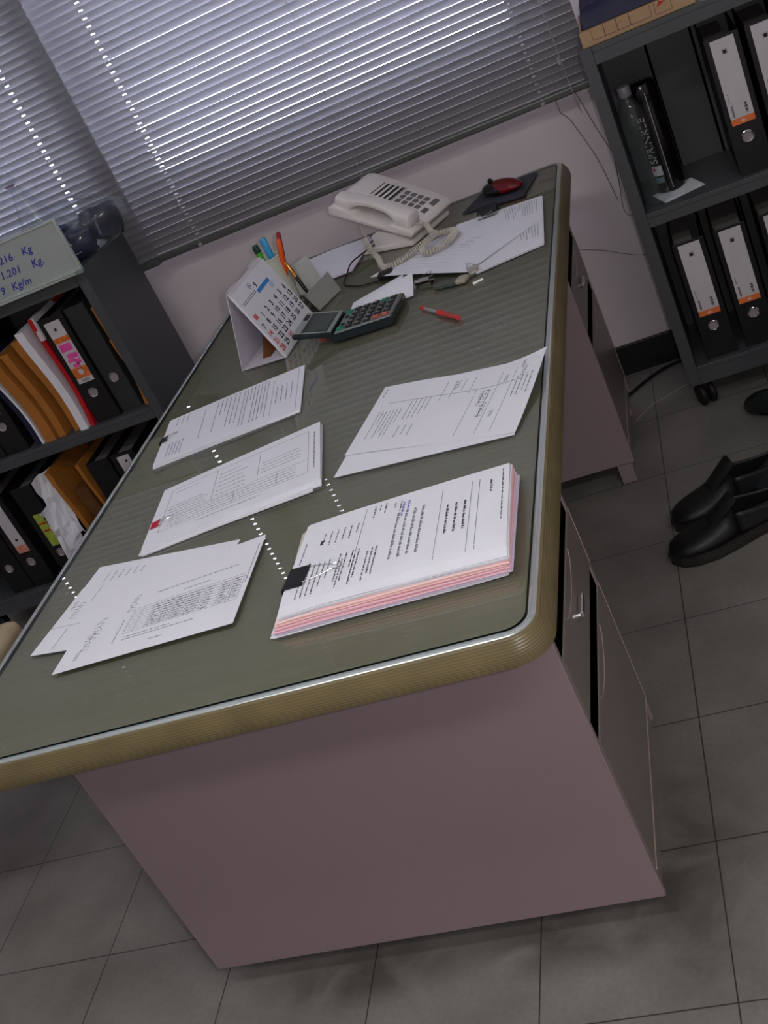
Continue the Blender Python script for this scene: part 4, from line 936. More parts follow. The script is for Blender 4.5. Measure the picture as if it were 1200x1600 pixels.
q = MB(); dbox(q, -0.086, -0.001, -0.0545, 0.0545, -0.008, 0.0035, 0.003); q.build('display_housing', M_calk, cc)
q = MB(); dbox(q, -0.084, -0.068, -0.052, 0.052, 0.0035, 0.0050, 0.001); dbox(q, -0.012, -0.003, -0.052, 0.052, 0.0035, 0.005, 0.001); dbox(q, -0.067, -0.013, 0.046, 0.052, 0.0035, 0.005, 0.001); dbox(q, -0.067, -0.013, -0.052, -0.048, 0.0035, 0.005, 0.001); q.build('display_frame', mat('calculator_silver', (150, 158, 152), 0.35, metal=0.2, noise=0.03), cc)
q = MB(); dbox(q, -0.0565, -0.016, -0.043, 0.040, 0.0036, 0.0042); q.build('lcd_screen', mat('lcd', (62, 72, 62), 0.12, noise=0.05), cc)
q = MB(); dbox(q, -0.081, -0.071, 0.012, 0.040, 0.005, 0.0053); q.build('solar_cell', mat('solar', (40, 22, 22), 0.15, noise=0.1), cc)
blk = mat('key_black', (36, 38, 40), 0.4, noise=0.05); kgn = mat('key_green', (25, 125, 100), 0.4, noise=0.05); kor = mat('key_orange', (190, 85, 70), 0.4, noise=0.05)
kn = MB(); n_ = 0
for i in range(5):
    for j in range(5):
        x = 0.032 + i * 0.0205; y = -0.043 + j * 0.0205
        mt = kor if (j == 0 and i >= 3) else (kgn if (j == 4 and i == 3) else blk)
        kb_ = MB(); kb_.box(x - 0.0075, x + 0.0075, y - 0.0065, y + 0.0065, 0.0199, 0.0240, 0.0018); kk = kb_.build('key', mt, cc)
        kn.box(x - 0.003, x - 0.001, y - 0.002, y + 0.002, 0.02395, 0.02415); kn.box(x + 0.001, x + 0.003, y - 0.002, y + 0.002, 0.02395, 0.02415) if (i + j) % 2 else kn.box(x - 0.001, x + 0.003, y - 0.0004, y + 0.0006, 0.02395, 0.02415)
kn.build('key_legends', M_label, cc)
for y, mt in ((-0.043, kgn), (0.036, kgn)):
    MB().lathe([(0.0085, 0.0198), (0.008, 0.0235), (0.006, 0.0245), (0, 0.0247)], 16, T((0.012, y, 0))).build('key', mt, cc, smooth=True)
for y in (-0.022, 0.012): MB().box(0.008, 0.017, y - 0.0045, y + 0.0045, 0.0199, 0.0225, 0.0015).build('slide_switch', M_black, cc)

# ------------------------------------------------------------------ pen cup
cu = thing('pen_cup', dk(-0.668, 1.497, 0.0002), 0, 'pale round plastic pen cup behind the desk calendar', 'cup')
MB().lathe([(0, 0.0), (0.030, 0.0), (0.034, 0.004), (0.037, 0.112), (0.0385, 0.116), (0.0365, 0.117), (0.035, 0.112), (0.032, 0.006), (0, 0.004)], 30).build('cup_body', mat('cup_plastic', (214, 216, 200), 0.4, noise=0.02), cu, smooth=True)
GPN = 'pens standing in the cup'
def pen(name, x, y, z, dirv, L, r, m, label, cap=None, capl=0.35, group=GPN, z0=0.006):
    d = Vector(dirv).normalized(); q = d.to_track_quat('Z', 'Y').to_euler()
    o = thing(name, dk(x, y, z), 0, label, 'pen', group, rot=q)
    MB().lathe([(0, 0), (r * 0.3, 0.001), (r * 0.9, 0.01), (r, 0.02), (r, L * (1 - capl)), (0, L * (1 - capl) + 0.0002)], 12).build('barrel', m, o, smooth=True)
    MB().lathe([(r * 1.08, L * (1 - capl)), (r * 1.12, L * (1 - capl) + 0.002), (r * 1.08, L - 0.004), (r * 0.8, L), (0, L)], 12).build('cap', cap or m, o, smooth=True)
    MB().box(r * 1.0, r * 1.5, -0.002, 0.002, L * (1 - capl) + 0.006, L - 0.003, 0.0005).build('pocket_clip', cap or m, o)
    return o
pen('marker', -0.668, 1.487, 0.005, (-0.05, 0.00, 1), 0.150, 0.0070, mat('green_marker', (80, 175, 30), 0.4, noise=0.05), 'green marker pen with dark end standing in the cup', cap=mat('marker_dark', (20, 60, 50), 0.4, noise=0.05), capl=0.12)
pen('marker', -0.652, 1.500, 0.005, (-0.03, 0.03, 1), 0.156, 0.0062, mat('blue_marker', (60, 165, 220), 0.4, noise=0.05), 'light blue marker pen standing in the cup')
pen('pen', -0.657, 1.505, 0.005, (0.26, 0.02, 1), 0.158, 0.0050, mat('red_pen', (150, 20, 25), 0.4, noise=0.05), 'dark red pen with grey side standing in the cup')
pen('pen', -0.654, 1.490, 0.005, (0.26, -0.02, 1), 0.148, 0.0056, mat('orange_pen', (245, 95, 25), 0.4, noise=0.05), 'bright orange pen standing in the cup')
cn = thing('pen_stand', dk(-0.606, 1.520, 0.0002), PHI - 0.5, 'frosted tapered plastic block standing beside the pen cup', 'stand')
t = bmesh.new(); lo = [t.verts.new(v) for v in ((-0.022, -0.028, 0), (0.022, -0.028, 0), (0.022, 0.028, 0), (-0.022, 0.028, 0))]; hi = [t.verts.new(v) for v in ((-0.012, -0.024, 0.078), (0.010, -0.024, 0.078), (0.010, 0.024, 0.078), (-0.012, 0.024, 0.078))]
t.faces.new(lo[::-1]); t.faces.new(hi)
for i in range(4): t.faces.new((lo[i], lo[(i + 1) % 4], hi[(i + 1) % 4], hi[i]))
bmesh.ops.bevel(t, geom=t.edges[:], offset=0.004, segments=2, affect='EDGES')
mb = MB(); mb.merge(t); mb.build('block', mat('frosted_plastic', (196, 200, 196), 0.3, noise=0.03), cn)
gp = thing('gold_pen', dk(-0.6000, 1.4700, 0.003), 0, 'black and gold pen leaning against the pen cup', 'pen', rot=Vector((-0.30, 0.22, 1)).to_track_quat('Z', 'Y').to_euler())
MB().lathe([(0, 0), (0.001, 0.0005), (0.0035, 0.012), (0.0045, 0.02), (0.0045, 0.055), (0, 0.0552)], 12).build('barrel', M_black, gp, smooth=True)
MB().lathe([(0.0052, 0.055), (0.0056, 0.058), (0.0048, 0.064), (0.0056, 0.070), (0.0048, 0.078), (0.0054, 0.09), (0.003, 0.1), (0, 0.1)], 12).build('gold_rings', mat('gold', (220, 160, 90), 0.15, metal=1.0, noise=0.05), gp, smooth=True)

# grey folded card leaning between calendar and small papers
gc = thing('folded_card', dk(-0.560, 1.430, 0.0003), PHI, 'grey folded card standing like a tent behind the calendar', 'card')
def leaf(a, b, c, d, nm):
    q = [Vector((p_[0] + 0.560, p_[1] - 1.430, p_[2])) for p_ in (a, b, c, d)]
    MB().grid(lambda u, v: (q[0] * (1 - u) * (1 - v) + q[1] * u * (1 - v) + q[2] * u * v + q[3] * (1 - u) * v), 4, 4, 0.0010).build(nm, mat('grey_card', (140, 140, 134), 0.7, noise=0.04), gc)
leaf((-0.5445, 1.4936, 0.036), (-0.579, 1.376, 0.036), (-0.5509, 1.3476, 0.0012), (-0.5169, 1.4418, 0.0012), 'front_leaf')
leaf((-0.5445, 1.4936, 0.036), (-0.579, 1.376, 0.036), (-0.607, 1.385, 0.0012), (-0.578, 1.492, 0.0012), 'back_leaf')

# papers behind, under the phone
pf = Page([(-0.705, 1.780), (-0.500, 1.785), (-0.520, 1.565), (-0.660, 1.560)], lambda u, v: 0.0012 + 0.003 * (1 - v) * math.sin(PI * u) ** 2)
dF = doc('document', pf, 0.0003, 'white sheets between the pen cup and telephone at the far edge', 'document', GP)
pf.sheet('sheet', M_paper, dF)
MB().grid(lambda u, v: (pf.q(u, v).x + 0.012, pf.q(u, v).y - 0.014, 0.0005), 4, 4, 0.0003).build('under_sheet', M_lilac, dF)

# ------------------------------------------------------------------ telephone
ph = thing('telephone', dk(-0.3508, 1.5606, 0.0002), PHI + R_(-27.9), 'ivory desk telephone with corded handset and many grey buttons', 'telephone')
PW_, PD, TA = 0.172, 0.232, R_(25)
# local: +x to the user, +y across (keypad side), body tilted up away from the user
st_ = MB()
st_.box(-0.165, -0.004, 0.004, PW_ - 0.004, 0.0, 0.012, 0.003)
st_.prism([(-0.012, 0.010), (-0.055, 0.036), (-0.10, 0.048), (-0.125, 0.040), (-0.125, 0.010)], -0.055, -0.012, 0.002, MAT((1, 0, 0), (0, 0, 1), (0, -1, 0)))
st_.prism([(-0.012, 0.010), (-0.055, 0.036), (-0.10, 0.058), (-0.125, 0.058), (-0.125, 0.010)], -PW_ + 0.02, -0.10, 0.002, MAT((1, 0, 0), (0, 0, 1), (0, -1, 0)))
st_.build('stand', M_phone, ph, smooth=True)
TM = T((0.0, 0, 0.020)) @ RY(TA)            # tilted frame: -x runs up the slope
def tb(mb, *a, b=0.0): mb.box(*a, b, TM)
bd = MB()
prof = [(-PD, 0.0), (-0.02, 0.0), (0.004, 0.003), (0.008, 0.010), (-0.004, 0.020), (-0.03, 0.0255), (-0.12, 0.030), (-PD + 0.02, 0.033), (-PD, 0.028)]
bd.prism(prof, -PW_, -0.058, 0.003, TM @ MAT((1, 0, 0), (0, 0, 1), (0, -1, 0)))
prof2 = [(-PD, 0.0), (-0.02, 0.0), (0.004, 0.003), (0.006, 0.012), (-0.004, 0.018), (-0.06, 0.018), (-0.075, 0.010), (-0.155, 0.010), (-0.168, 0.020), (-PD + 0.01, 0.024), (-PD, 0.020)]
bd.prism(prof2, -0.0585, 0.0, 0.002, TM @ MAT((1, 0, 0), (0, 0, 1), (0, -1, 0)))
bd.build('body', M_phone, ph, smooth=True)
# handset lying on the near side
hs = MB(); t = bmesh.new(); cs = []
sect = [(-0.222, 0.016, 0.010, 0.020, 0.024), (-0.218, 0.020, 0.018, 0.024, 0.026), (-0.185, 0.024, 0.019, 0.025, 0.027), (-0.168, 0.022, 0.030, 0.014, 0.038), (-0.150, 0.020, 0.036, 0.0095, 0.043), (-0.110, 0.020, 0.040, 0.0095, 0.046), (-0.075, 0.020, 0.036, 0.010, 0.043), (-0.058, 0.022, 0.030, 0.014, 0.040), (-0.042, 0.025, 0.020, 0.029, 0.034), (-0.012, 0.024, 0.018, 0.027, 0.028), (-0.006, 0.018, 0.016, 0.014, 0.022)]
for x, hw, zc, hh, _ in sect:
    ring_ = []
    for k in range(16):
        a = 2 * PI * k / 16; ca_, sa_ = math.cos(a), math.sin(a)
        ring_.append(t.verts.new((x, 0.030 + hw * math.copysign(abs(ca_) ** 0.55, ca_), 0.012 + zc * 0.9 + hh * 0.75 * math.copysign(abs(sa_) ** 0.6, sa_))))
    cs.append(ring_)
for a, b in zip(cs, cs[1:]):
    for k in range(16): t.faces.new((a[k], a[(k + 1) % 16], b[(k + 1) % 16], b[k]))
t.faces.new(cs[0]); t.faces.new(cs[-1][::-1]); bmesh.ops.recalc_face_normals(t, faces=t.faces)
hs.merge(t, TM)
hso = hs.build('handset', M_phone, ph, smooth=True)
# key strip field and keypad
FM = TM @ T((0, 0, 0.0305))
def top_z(x): return -0.0045 + (0.0 if x < -0.12 else -(x + 0.12) * 0.05)
dk_ = MB()
for i in range(7):
    x = -0.196 + i * 0.0135
    dk_.box(x, x + 0.0066, 0.082, 0.145, top_z(x) + 0.002, top_z(x) + 0.0055, 0.0008, FM)
dk_.build('memory_keys', M_dark, ph)
pn = MB(); pn.box(-0.204, -0.103, 0.076, 0.150, -0.002, -0.0008, M=FM); pn.build('index_panel', mat('panel_grey', (176, 172, 172), 0.4, noise=0.02), ph)
for i in range(4):
    for j in range(3):
        x = -0.099 + i * 0.0182; y = 0.083 + j * 0.0205
        MB().box(x, x + 0.0132, y, y + 0.0158, top_z(x) - 0.004, top_z(x) + 0.0055, 0.0018, FM).build('dial_key', M_key, ph)
for j, (x, y, a, b) in enumerate(((-0.025, 0.118, 0.014, 0.030), (-0.024, 0.078, 0.013, 0.022), (-0.050, 0.068, 0.008, 0.008), (-0.066, 0.068, 0.008, 0.008), (-0.082, 0.068, 0.008, 0.008))):
    MB().box(x, x + a, y, y + b, top_z(x) - 0.006, top_z(x) + 0.0035, 0.0018, FM).build('function_key', M_key, ph)
for x in (-0.095, -0.070, -0.045): MB().box(x, x + 0.012, 0.153, 0.157, top_z(x) - 0.004, top_z(x) + 0.002, 0.0005, FM).build('side_key', M_dark, ph)
MB().box(-0.150, -0.144, 0.072, 0.078, -0.001, 0.002, 0.0008, FM).build('red_lamp', mat('lamp_red', (225, 70, 70), 0.4, noise=0.02), ph)
MB().box(-0.222, -0.205, 0.052, 0.054, 0.0018, 0.0026, M=FM).build('maker_mark', M_dark, ph)
# coiled cord in telephone-local coordinates
def to_ph(x, y, z):
    v = Vector((x + 0.3508, y - 1.5606)); a = R_(27.9); return Vector((v.x * math.cos(a) - v.y * math.sin(a), v.x * math.sin(a) + v.y * math.cos(a), z))
def smooth_path(pts, n):
    out = []; P_ = [pts[0]] + pts + [pts[-1]]
    for i in range(1, len(P_) - 2):
        for k in range(n):
            t_ = k / n; a, b, c_, d_ = P_[i - 1], P_[i], P_[i + 1], P_[i + 2]
            out.append(0.5 * ((2 * b) + (c_ - a) * t_ + (2 * a - 5 * b + 4 * c_ - d_) * t_ ** 2 + (3 * b - a - 3 * c_ + d_) * t_ ** 3))
    out.append(P_[-1]); return out
hz = TM @ Vector((-0.004, 0.03, 0.022))
cw = [hz, hz + Vector((0.022, 0.004, -0.004)), to_ph(-0.285, 1.520, 0.022), to_ph(-0.240, 1.500, 0.021), to_ph(-0.232, 1.470, 0.022), to_ph(-0.245, 1.425, 0.022), to_ph(-0.285, 1.405, 0.021), to_ph(-0.305, 1.430, 0.022), to_ph(-0.290, 1.470, 0.030), to_ph(-0.270, 1.486, 0.033),
      to_ph(-0.318, 1.468, 0.022), to_ph(-0.345, 1.445, 0.018), to_ph(-0.385, 1.430, 0.015), to_ph(-0.412, 1.465, 0.010), to_ph(-0.432, 1.530, 0.012), to_ph(-0.452, 1.565, 0.035), Vector((-0.140, 0.012, 0.066)), Vector((-0.142, 0.03, 0.088))]
path = smooth_path(cw, 14)
ln = [0.0]
for a, b in zip(path, path[1:]): ln.append(ln[-1] + (b - a).length)
def at_len(s_):
    for i in range(len(ln) - 1):
        if ln[i + 1] >= s_:
            f_ = (s_ - ln[i]) / max(1e-9, ln[i + 1] - ln[i]); return path[i].lerp(path[i + 1], f_), (path[min(i + 2, len(path) - 1)] - path[max(i - 1, 0)]).normalized()
    return path[-1], (path[-1] - path[-2]).normalized()
tot = ln[-1]; s0, s1 = 0.035, tot - 0.075; pitch = 0.0062; turns = (s1 - s0) / pitch; hp = []
N_ = int(turns * 9)
hp.append(path[0]); hp.append(at_len(s0 * 0.6)[0])
for i in range(N_ + 1):
    s_ = s0 + (s1 - s0) * i / N_; p_, d_ = at_len(s_); u_ = d_.cross(Vector((0, 0, 1))); u_ = u_.normalized() if u_.length > 0.1 else Vector((1, 0, 0)); w_ = u_.cross(d_)
    a = 2 * PI * turns * i / N_; hp.append(p_ + (u_ * math.cos(a) + w_ * math.sin(a)) * 0.0056)
hp.append(at_len(tot - 0.055)[0]); hp.append(at_len(tot - 0.03)[0]); hp.append(path[-1])
MB().tube(hp, 0.0021, 6).build('coiled_cord', mat('cord_ivory', (196, 190, 178), 0.5, noise=0.02), ph, smooth=True)

# black cable and adapter on the desk
cb = thing('power_cable', dk(-0.4, 1.405, 0.0003), PHI, 'thin black cable with small plug curving from under telephone to far papers', 'cable')
base = Vector((-0.4, 1.405))
pts = [Vector((x - base.x, y - base.y, z)) for x, y, z in ((-0.405, 1.395, 0.002), (-0.44, 1.402, 0.002), (-0.4705, 1.4174, 0.002), (-0.512, 1.4644, 0.002), (-0.518, 1.5307, 0.002), (-0.508, 1.5663, 0.014), (-0.4850, 1.600, 0.016), (-0.455, 1.64, 0.016), (-0.43, 1.66, 0.016))]
MB().tube(smooth_path(pts, 8), 0.0018, 6).build('cord', M_rubber, cb, smooth=True)
MB().box(-0.012, 0.022, -0.014, 0.014, 0.0002, 0.016, 0.004).build('plug', M_black, cb)

# small folded papers near the calculator
fp = thing('folded_paper', dk(-0.375, 1.275, 0.0003), PHI + 0.05, 'small folded white papers between the calculator and telephone sheets', 'paper')
MB().grid(lambda u, v: (-0.085 + 0.12 * u, 0.0 + 0.10 * v + 0.03 * u - 0.055, 0.001 + 0.010 * v * u), 6, 6, 0.0004).build('back_fold', M_paper, fp)
MB().grid(lambda u, v: (-0.045 + 0.112 * u, -0.062 + 0.05 * v + 0.03 * u * v, 0.003 + 0.012 * v + 0.010 * u * v), 8, 6, 0.0004).build('front_fold', M_paper, fp)

# mouse pad and mouse
mpd = thing('mouse_pad', dk(-0.145, 1.712, 0.0002), PHI, 'dark blue-grey mouse pad at the far right corner of the desk', 'mouse pad')
t = [(-0.095, -0.045), (0.060, -0.090), (0.088, 0.055), (0.078, 0.066), (-0.045, 0.078), (-0.052, 0.072)]
MB().prism(t, 0, 0.003, 0.0008).build('pad', mat('pad_fabric', (52, 56, 66), 0.85, noise=0.08, nscale=300), mpd)
ms = thing('computer_mouse', dk(-0.140, 1.712, 0.0034), PHI + R_(-38), 'glossy red and black computer mouse on the mouse pad', 'mouse')
def mouse_shell(z0, z1, s_=1.0):
    t = bmesh.new(); bmesh.ops.create_uvsphere(t, u_segments=28, v_segments=18, radius=1)
    for v in t.verts:
        x, y, z = v.co; w_ = 1 - 0.12 * x
        v.co = Vector((x * 0.058 * s_, y * 0.034 * w_ * s_, z0 + max(0, z) * (z1 - z0) * (1 - 0.18 * x) * s_ if z > 0 else z0 + z * min(0.012, z0)))
    for f_ in t.faces: f_.smooth = True
    return t
mb = MB(); mb.merge(mouse_shell(0.012, 0.030)); mb.build('shell', mat('mouse_black', (14, 14, 15), 0.18, noise=0.05), ms)
mb = MB(); mb.merge(mouse_shell(0.013, 0.0335, 0.93), T((0.010, 0, -0.001))); mb.build('red_top', mat('mouse_red', (105, 10, 14), 0.12, noise=0.03), ms)
MB().lathe([(0.0, -0.003), (0.006, -0.003), (0.007, 0), (0.006, 0.003), (0, 0.003)], 14, T((-0.028, 0, 0.0305)) @ RX(PI / 2)).build('scroll_wheel', M_rubber, ms)

# far right clipped papers and the big loose sheets on top
rnd = random.Random(21)
zf4 = lambda u, v: 0.0045 + 0.001 * math.sin(3 * u)
p4 = Page([(-0.245, 1.585), (-0.0385, 1.562), (-0.0250, 1.240), (-0.165, 1.212)], zf4)
s4 = stack(p4, 'document_stack', 'clipped stack of printed sheets beside the mouse pad at the far right', None)
mb = MB()
for k in range(4): mb.grid(lambda u, v, k=k: (p4.q(u, v).x + 0.0015 * math.sin(k * 4), p4.q(u, v).y + 0.002 * math.cos(k * 3), zf4(u, v) * (k + 1) / 4 - 0.0002), 6, 6, 0.0009)
mb.build('sheets', M_paper, s4)
t4 = p4.sheet('top_sheet', M_paper, s4, 0.0003)
ik = MB(); p4.text(ik, 0.55, 0.95, 0.04, 0.35, 14, 'v', rnd, 0.95, 0.0014, 0.0005); ik.build('printed_text', M_inkg, t4)
ik = MB(); p4.text(ik, 0.60, 0.95, 0.55, 0.9, 9, 'v', rnd, 0.8, 0.0016, 0.0005); ik.build('faint_print', M_ink, t4)
zf5 = lambda u, v: 0.0060 + 0.003 * math.sin(PI * u) * (1 - v) + 0.008 * v * (1 - u) * u + 0.004 * v
p5 = Page([(-0.236, 1.5705), (-0.0280, 1.3990), (-0.185, 1.2170), (-0.4357, 1.4211)], zf5)
s5 = doc('document', p5, 0.0002, 'large white sheet lying across the clipped stack next to the phone cord', 'document', GP)
t5 = p5.sheet('sheet', M_paper, s5)
ik = MB()
for k in range(7): p5.line(ik, 0.05, 0.45 + k * 0.07, 0.65, 0.45 + k * 0.07, 0.00025)
p5.text(ik, 0.5, 0.62, 0.30, 0.5, 3, 'u', rnd, 0.8, 0.002); p5.scrawl(ik, 0.1, 0.85, 0.02, rnd); ik.build('printed_text', M_inkg, t5)
binder_clip(dk(-0.163, 1.5785, 0.0125), PHI - PI / 2 - 0.06, 0.046, 0.008, M_black, 'black binder clip on the far stack beside the mouse pad', GC, 0.03, depth=0.032, hs=0.024)

# tools in front of the big sheet
GS = 'loose silver clips on the glass'
binder_clip(dk(-0.283, 1.243, 0.0115), PHI + 1.3, 0.034, 0.004, M_chrome, 'silver binder clip left of the grey knife', GS, 0.022, depth=0.020, hs=0.020)
binder_clip(dk(-0.170, 1.212, 0.0105), PHI + 1.9, 0.022, 0.004, M_chrome, 'silver binder clip at the right end of the grey knife', GS, 0.022, depth=0.018, hs=0.018)
kn_ = thing('paper_knife', dk(-0.217, 1.206, 0.0003), PHI + R_(-19), 'flat grey-green folding knife with rounded beige end', 'tool')
MB().box(-0.040, 0.018, -0.011, 0.011, 0.0, 0.008, 0.0015).build('handle', mat('knife_grey', (96, 108, 98), 0.35, metal=0.4, noise=0.05), kn_)
k = MB(); k.box(0.012, 0.036, -0.014, 0.014, 0.0, 0.011, 0.005, seg=3); k.build('rounded_end', mat('knife_beige', (170, 160, 145), 0.4, noise=0.05), kn_)
rp = thing('red_pen', dk(-0.2752, 1.1214, 0.0056), 0, 'short clear and red ballpoint pen lying alone on the glass', 'pen', rot=(Vector((0.0917, -0.1294, 0.0))).to_track_quat('Z', 'Y').to_euler())
LP = 0.158
MB().lathe([(0, 0.0), (0.003, 0.0), (0.0045, 0.003), (0.0045, 0.018), (0.0038, 0.020)], 12).build('tail_cap', mat('pen_red', (220, 45, 45), 0.35, noise=0.05), rp, smooth=True)
MB().lathe([(0.0036, 0.020), (0.0036, 0.075), (0, 0.0752)], 12).build('barrel', mat('pen_clear', (150, 150, 145), 0.3, noise=0.05), rp, smooth=True)
MB().lathe([(0, 0.074), (0.0055, 0.076), (0.0055, 0.098), (0.0050, 0.100)], 12).build('grip', MATS['pen_red'], rp, smooth=True)
MB().lathe([(0.0050, 0.100), (0.0050, 0.135), (0.0052, 0.136), (0.0050, LP), (0, LP)], 12).build('cap', mat('pen_cap', (190, 60, 60), 0.35, noise=0.05), rp, smooth=True)

# ------------------------------------------------------------------ shoes
def shoe(x, y, rz, label, tongue=0.0, mir=1):
    r = thing('shoe', (x, y, 0), rz, label, 'shoe', 'pair of black shoes on the floor')
    # local: toe at x = 0, heel at x = 0.285
    def outline(s_, off=0.0):
        W_ = [(0.0, 0.0), (0.012, 0.026), (0.04, 0.043), (0.085, 0.050), (0.14, 0.043), (0.19, 0.035), (0.24, 0.035), (0.275, 0.026), (0.288, 0.0)]
        up = [(a - (off if i == 0 else 0) + (off if i == len(W_) - 1 else 0), (b + off) * s_ if b else 0) for i, (a, b) in enumerate(W_)]
        return up
    o = outline(1, 0.003); full = o + [(a, -b) for a, b in reversed(o[1:-1])]
    sole = MB(); sole.prism(full[::-1] if False else full, 0.0, 0.022, 0.002)
    sole.build('sole', mat('sole_dark', (38, 32, 32), 0.6, noise=0.2, nscale=120), r, smooth=True)
    st2 = MB(); st2.prism([(a, b) for a, b in (outline(1, 0.0055) + [(p_, -q_) for p_, q_ in reversed(outline(1, 0.0055)[1:-1])])], 0.022, 0.027, 0.001); st2.build('welt', mat('welt', (30, 27, 27), 0.5, noise=0.1), r)
    t = bmesh.new(); secs = []
    S_ = [(0.003, 0.012, 0.032), (0.010, 0.028, 0.042), (0.03, 0.040, 0.050), (0.06, 0.047, 0.055), (0.09, 0.047, 0.060), (0.12, 0.043, 0.070), (0.145, 0.038, 0.080)]
    for x_, w_, h_ in S_:
        secs.append([t.verts.new((x_, w_ * math.copysign(abs(math.cos(a)) ** 0.75, math.cos(a)), 0.026 + (h_ - 0.026) * math.sin(a) ** 0.8)) for a in [PI * k / 14 for k in range(15)]])
    for a, b in zip(secs, secs[1:]):
        for k in range(14): t.faces.new((a[k], a[k + 1], b[k + 1], b[k]))
    t.faces.new(secs[0])
    # quarters: open-topped wall round the heel
    def q_pt(u, v):
        # u 0..1 from the left of the instep round the heel to the right; v 0 bottom..1 top
        ang = PI * u; cx_ = 0.145 + 0.0 * u
        if u < 0.5: s2 = u * 2; xx = 0.145 + 0.14 * math.sin(s2 * PI / 2); yy = (0.038 - 0.006 * s2) * math.cos(s2 * PI / 2) ** 0.6 if s2 < 0.999 else 0
        else: s2 = (1 - u) * 2; xx = 0.145 + 0.14 * math.sin(s2 * PI / 2); yy = -((0.038 - 0.006 * s2) * math.cos(s2 * PI / 2) ** 0.6) if s2 < 0.999 else 0
        top = 0.076 - 0.018 * math.sin(PI * min(1, s2)) ** 1.2 + 0.004 * s2
        inn = 1 - 0.14 * v
        return (0.145 + (xx - 0.145) * (1 - 0.03 * v), yy * inn, 0.026 + (top - 0.026) * v)
    up_ = MB(); up_.merge(t)
    t2 = bmesh.new(); G = [[t2.verts.new(q_pt(i / 24, j / 5)) for j in range(6)] for i in range(25)]
    for i in range(24):
        for j in range(5): t2.faces.new((G[i][j], G[i + 1][j], G[i + 1][j + 1], G[i][j + 1]))
    up_.merge(t2)
    uo = up_.build('upper', mat('black_leather', (17, 18, 18), 0.5, noise=0.2, nscale=40, bump=0.4, bscale=60), r, smooth=True)
    md = uo.modifiers.new('solid', 'SOLIDIFY'); md.thickness = 0.003; md.offset = -1
    MB().box(0.12, 0.262, -0.026, 0.026, 0.0275, 0.031, 0.001).build('insole', mat('insole', (50, 46, 46), 0.8, noise=0.1), r)
    MB().grid(lambda u, v: (0.098 + 0.06 * u, (v - 0.5) * 0.046, 0.060 + (0.024 + tongue) * u + 0.010 * math.sin(PI * v)), 6, 6, 0.003).build('tongue', MATS['black_leather'], r, smooth=True)
    return r
shoe(0.034, 1.052, R_(17), 'black leather slip-on shoe nearest the camera beside the desk', 0.012)
shoe(0.050, 1.172, R_(22), 'black leather shoe with upright tongue behind the nearer shoe', 0.018)

# ------------------------------------------------------------------ chairs partly in view
ch = thing('swivel_chair', (0.522, 1.385, 0), 0, 'black swivel chair, only one star-base leg showing at right edge', 'chair')
M_chp = mat('chair_plastic', (30, 34, 36), 0.3, noise=0.1)
for i in range(5):
    a = R_(139) + i * 2 * PI / 5; Mx = RZ(a)
    t = bmesh.new(); A = []
    for s_, w_, z0, z1 in ((0.03, 0.034, 0.055, 0.115), (0.15, 0.038, 0.042, 0.088), (0.27, 0.040, 0.024, 0.058), (0.318, 0.036, 0.018, 0.046), (0.338, 0.020, 0.018, 0.034)):
        A.append([t.verts.new(v) for v in ((s_, -w_, z0), (s_, w_, z0), (s_, w_ * 0.9, z1 - 0.008), (s_, w_ * 0.25, z1), (s_, -w_ * 0.25, z1), (s_, -w_ * 0.9, z1 - 0.008))])
    for p_, q_ in zip(A, A[1:]):
        for k in range(6): t.faces.new((p_[k], p_[(k + 1) % 6], q_[(k + 1) % 6], q_[k]))
    t.faces.new(A[0]); t.faces.new(A[-1]); bmesh.ops.recalc_face_normals(t, faces=t.faces)
    mb = MB(); mb.merge(t, Mx); lg_ = mb.build('base_leg', M_chp, ch, smooth=True)
    mb = MB()
    mb.lathe([(0, 0.0), (0.020, 0.0), (0.022, 0.004), (0.014, 0.012), (0.010, 0.030), (0, 0.030)], 18, Mx @ T((0.29, 0, 0)))
    mb.build('glide', M_rubber, lg_, smooth=True)
MB().cyl(0.028, 0.05, 0.40, 20).build('gas_column', M_black, ch, smooth=True)
MB().box(-0.05, 0.34, -0.22, 0.22, 0.41, 0.48, 0.03, seg=3).build('seat', mat('chair_fabric', (30, 30, 34), 0.9, noise=0.1), ch, smooth=True)
MB().box(0.35, 0.41, -0.20, 0.20, 0.56, 0.98, 0.025, seg=3).build('backrest', MATS['chair_fabric'], ch, smooth=True)
MB().box(0.325, 0.349, -0.03, 0.03, 0.42, 0.70, 0.006).build('back_bar', M_black, ch)

sc = thing('side_chair', (-1.522, 0.57, 0), 0.05, 'beige cushioned chair, only a corner showing beyond desk at left', 'chair')
M_beige = mat('beige_vinyl', (190, 172, 140), 0.5, noise=0.08, nscale=20)
MB().box(-0.30, 0.295, -0.22, 0.22, 0.42, 0.475, 0.022, seg=3).build('seat', M_beige, sc, smooth=True)
for sx_ in (-0.26, -0.13):
    for sy_ in (-0.19, 0.19):
        MB().tube([(sx_, sy_, 0.425), (sx_ * 1.06, sy_ * 1.06, 0.0)], 0.011, 10).build('leg', M_black, sc, smooth=True)
MB().box(-0.32, -0.275, -0.21, 0.21, 0.56, 0.86, 0.018, seg=3).build('backrest', M_beige, sc, smooth=True)
for sy_ in (-0.15, 0.15): MB().tube([(-0.285, sy_, 0.43), (-0.298, sy_, 0.60)], 0.009, 8).build('back_post', M_black, sc)

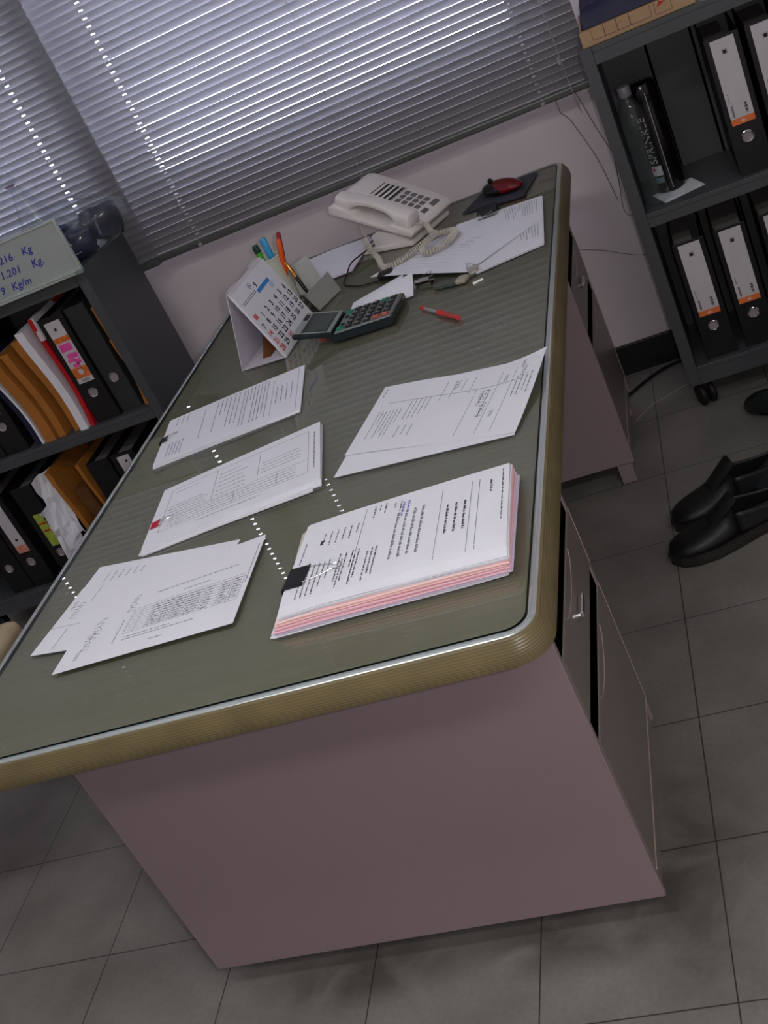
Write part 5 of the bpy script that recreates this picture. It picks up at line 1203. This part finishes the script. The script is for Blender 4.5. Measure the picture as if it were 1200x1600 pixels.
# ------------------------------------------------------------------ loose wires
def wire(name, pts, r, m, label, n=8):
    o0 = Vector(pts[0]); q = smooth_path([Vector(p_) - o0 for p_ in pts], n)
    o = MB().tube(q, r, 6).build(name, m, smooth=True, loc=o0); tag(o, label, 'wire'); return o
M_wire = mat('grey_wire', (96, 88, 84), 0.6, noise=0.1)
yw = YW - 0.0035
wire('loose_cord', [(0.037, yw, 0.790), (0.040, yw, 0.764), (0.041, yw, 0.746), (0.055, yw, 0.725), (0.068, yw, 0.684), (0.090, yw, 0.598), (0.104, yw, 0.485)], 0.0009, M_wire, 'thin wavy grey cord hanging on the wall below the blind')
wire('loose_cord', [(0.085, yw - 0.01, 0.79), (0.093, yw, 0.765), (0.115, yw, 0.66), (0.142, yw, 0.56), (0.150, yw, 0.53)], 0.0009, M_wire, 'thin straight grey cord slanting towards the right shelf')
wire('loose_cord', [(0.128, yw, 0.66), (0.129, yw, 0.60), (0.120, yw, 0.52), (0.111, yw, 0.455), (0.122, yw, 0.432), (0.137, yw, 0.442), (0.146, yw, 0.49)], 0.0009, M_wire, 'looped grey cord on the wall beside the right shelf')
wire('loose_cord', [(-0.035, yw, 0.394), (0.03, yw, 0.366), (0.07, yw, 0.342), (0.112, yw, 0.321), (0.149, yw, 0.315)], 0.0007, M_wire, 'faint horizontal cord low on the wall behind the desk')
wire('floor_cable', [(-0.055, 1.852, 0.0055), (-0.013, 1.888, 0.0055), (0.027, 1.931, 0.0055), (0.083, 1.972, 0.0055), (0.155, 1.988, 0.0055), (0.24, 1.990, 0.0055), (0.5, 1.992, 0.0055)], 0.0048, M_rubber, 'thick black cable curving over the floor to the baseboard')
wire('floor_wire', [(-0.011, 1.729, 0.0016), (0.036, 1.790, 0.0016), (0.075, 1.81, 0.0016), (0.107, 1.831, 0.0016), (0.17, 1.850, 0.0016), (0.26, 1.87, 0.0016)], 0.0012, mat('pale_wire', (170, 160, 150), 0.6, noise=0.1), 'thin pale wire on the floor leading under the right shelf')
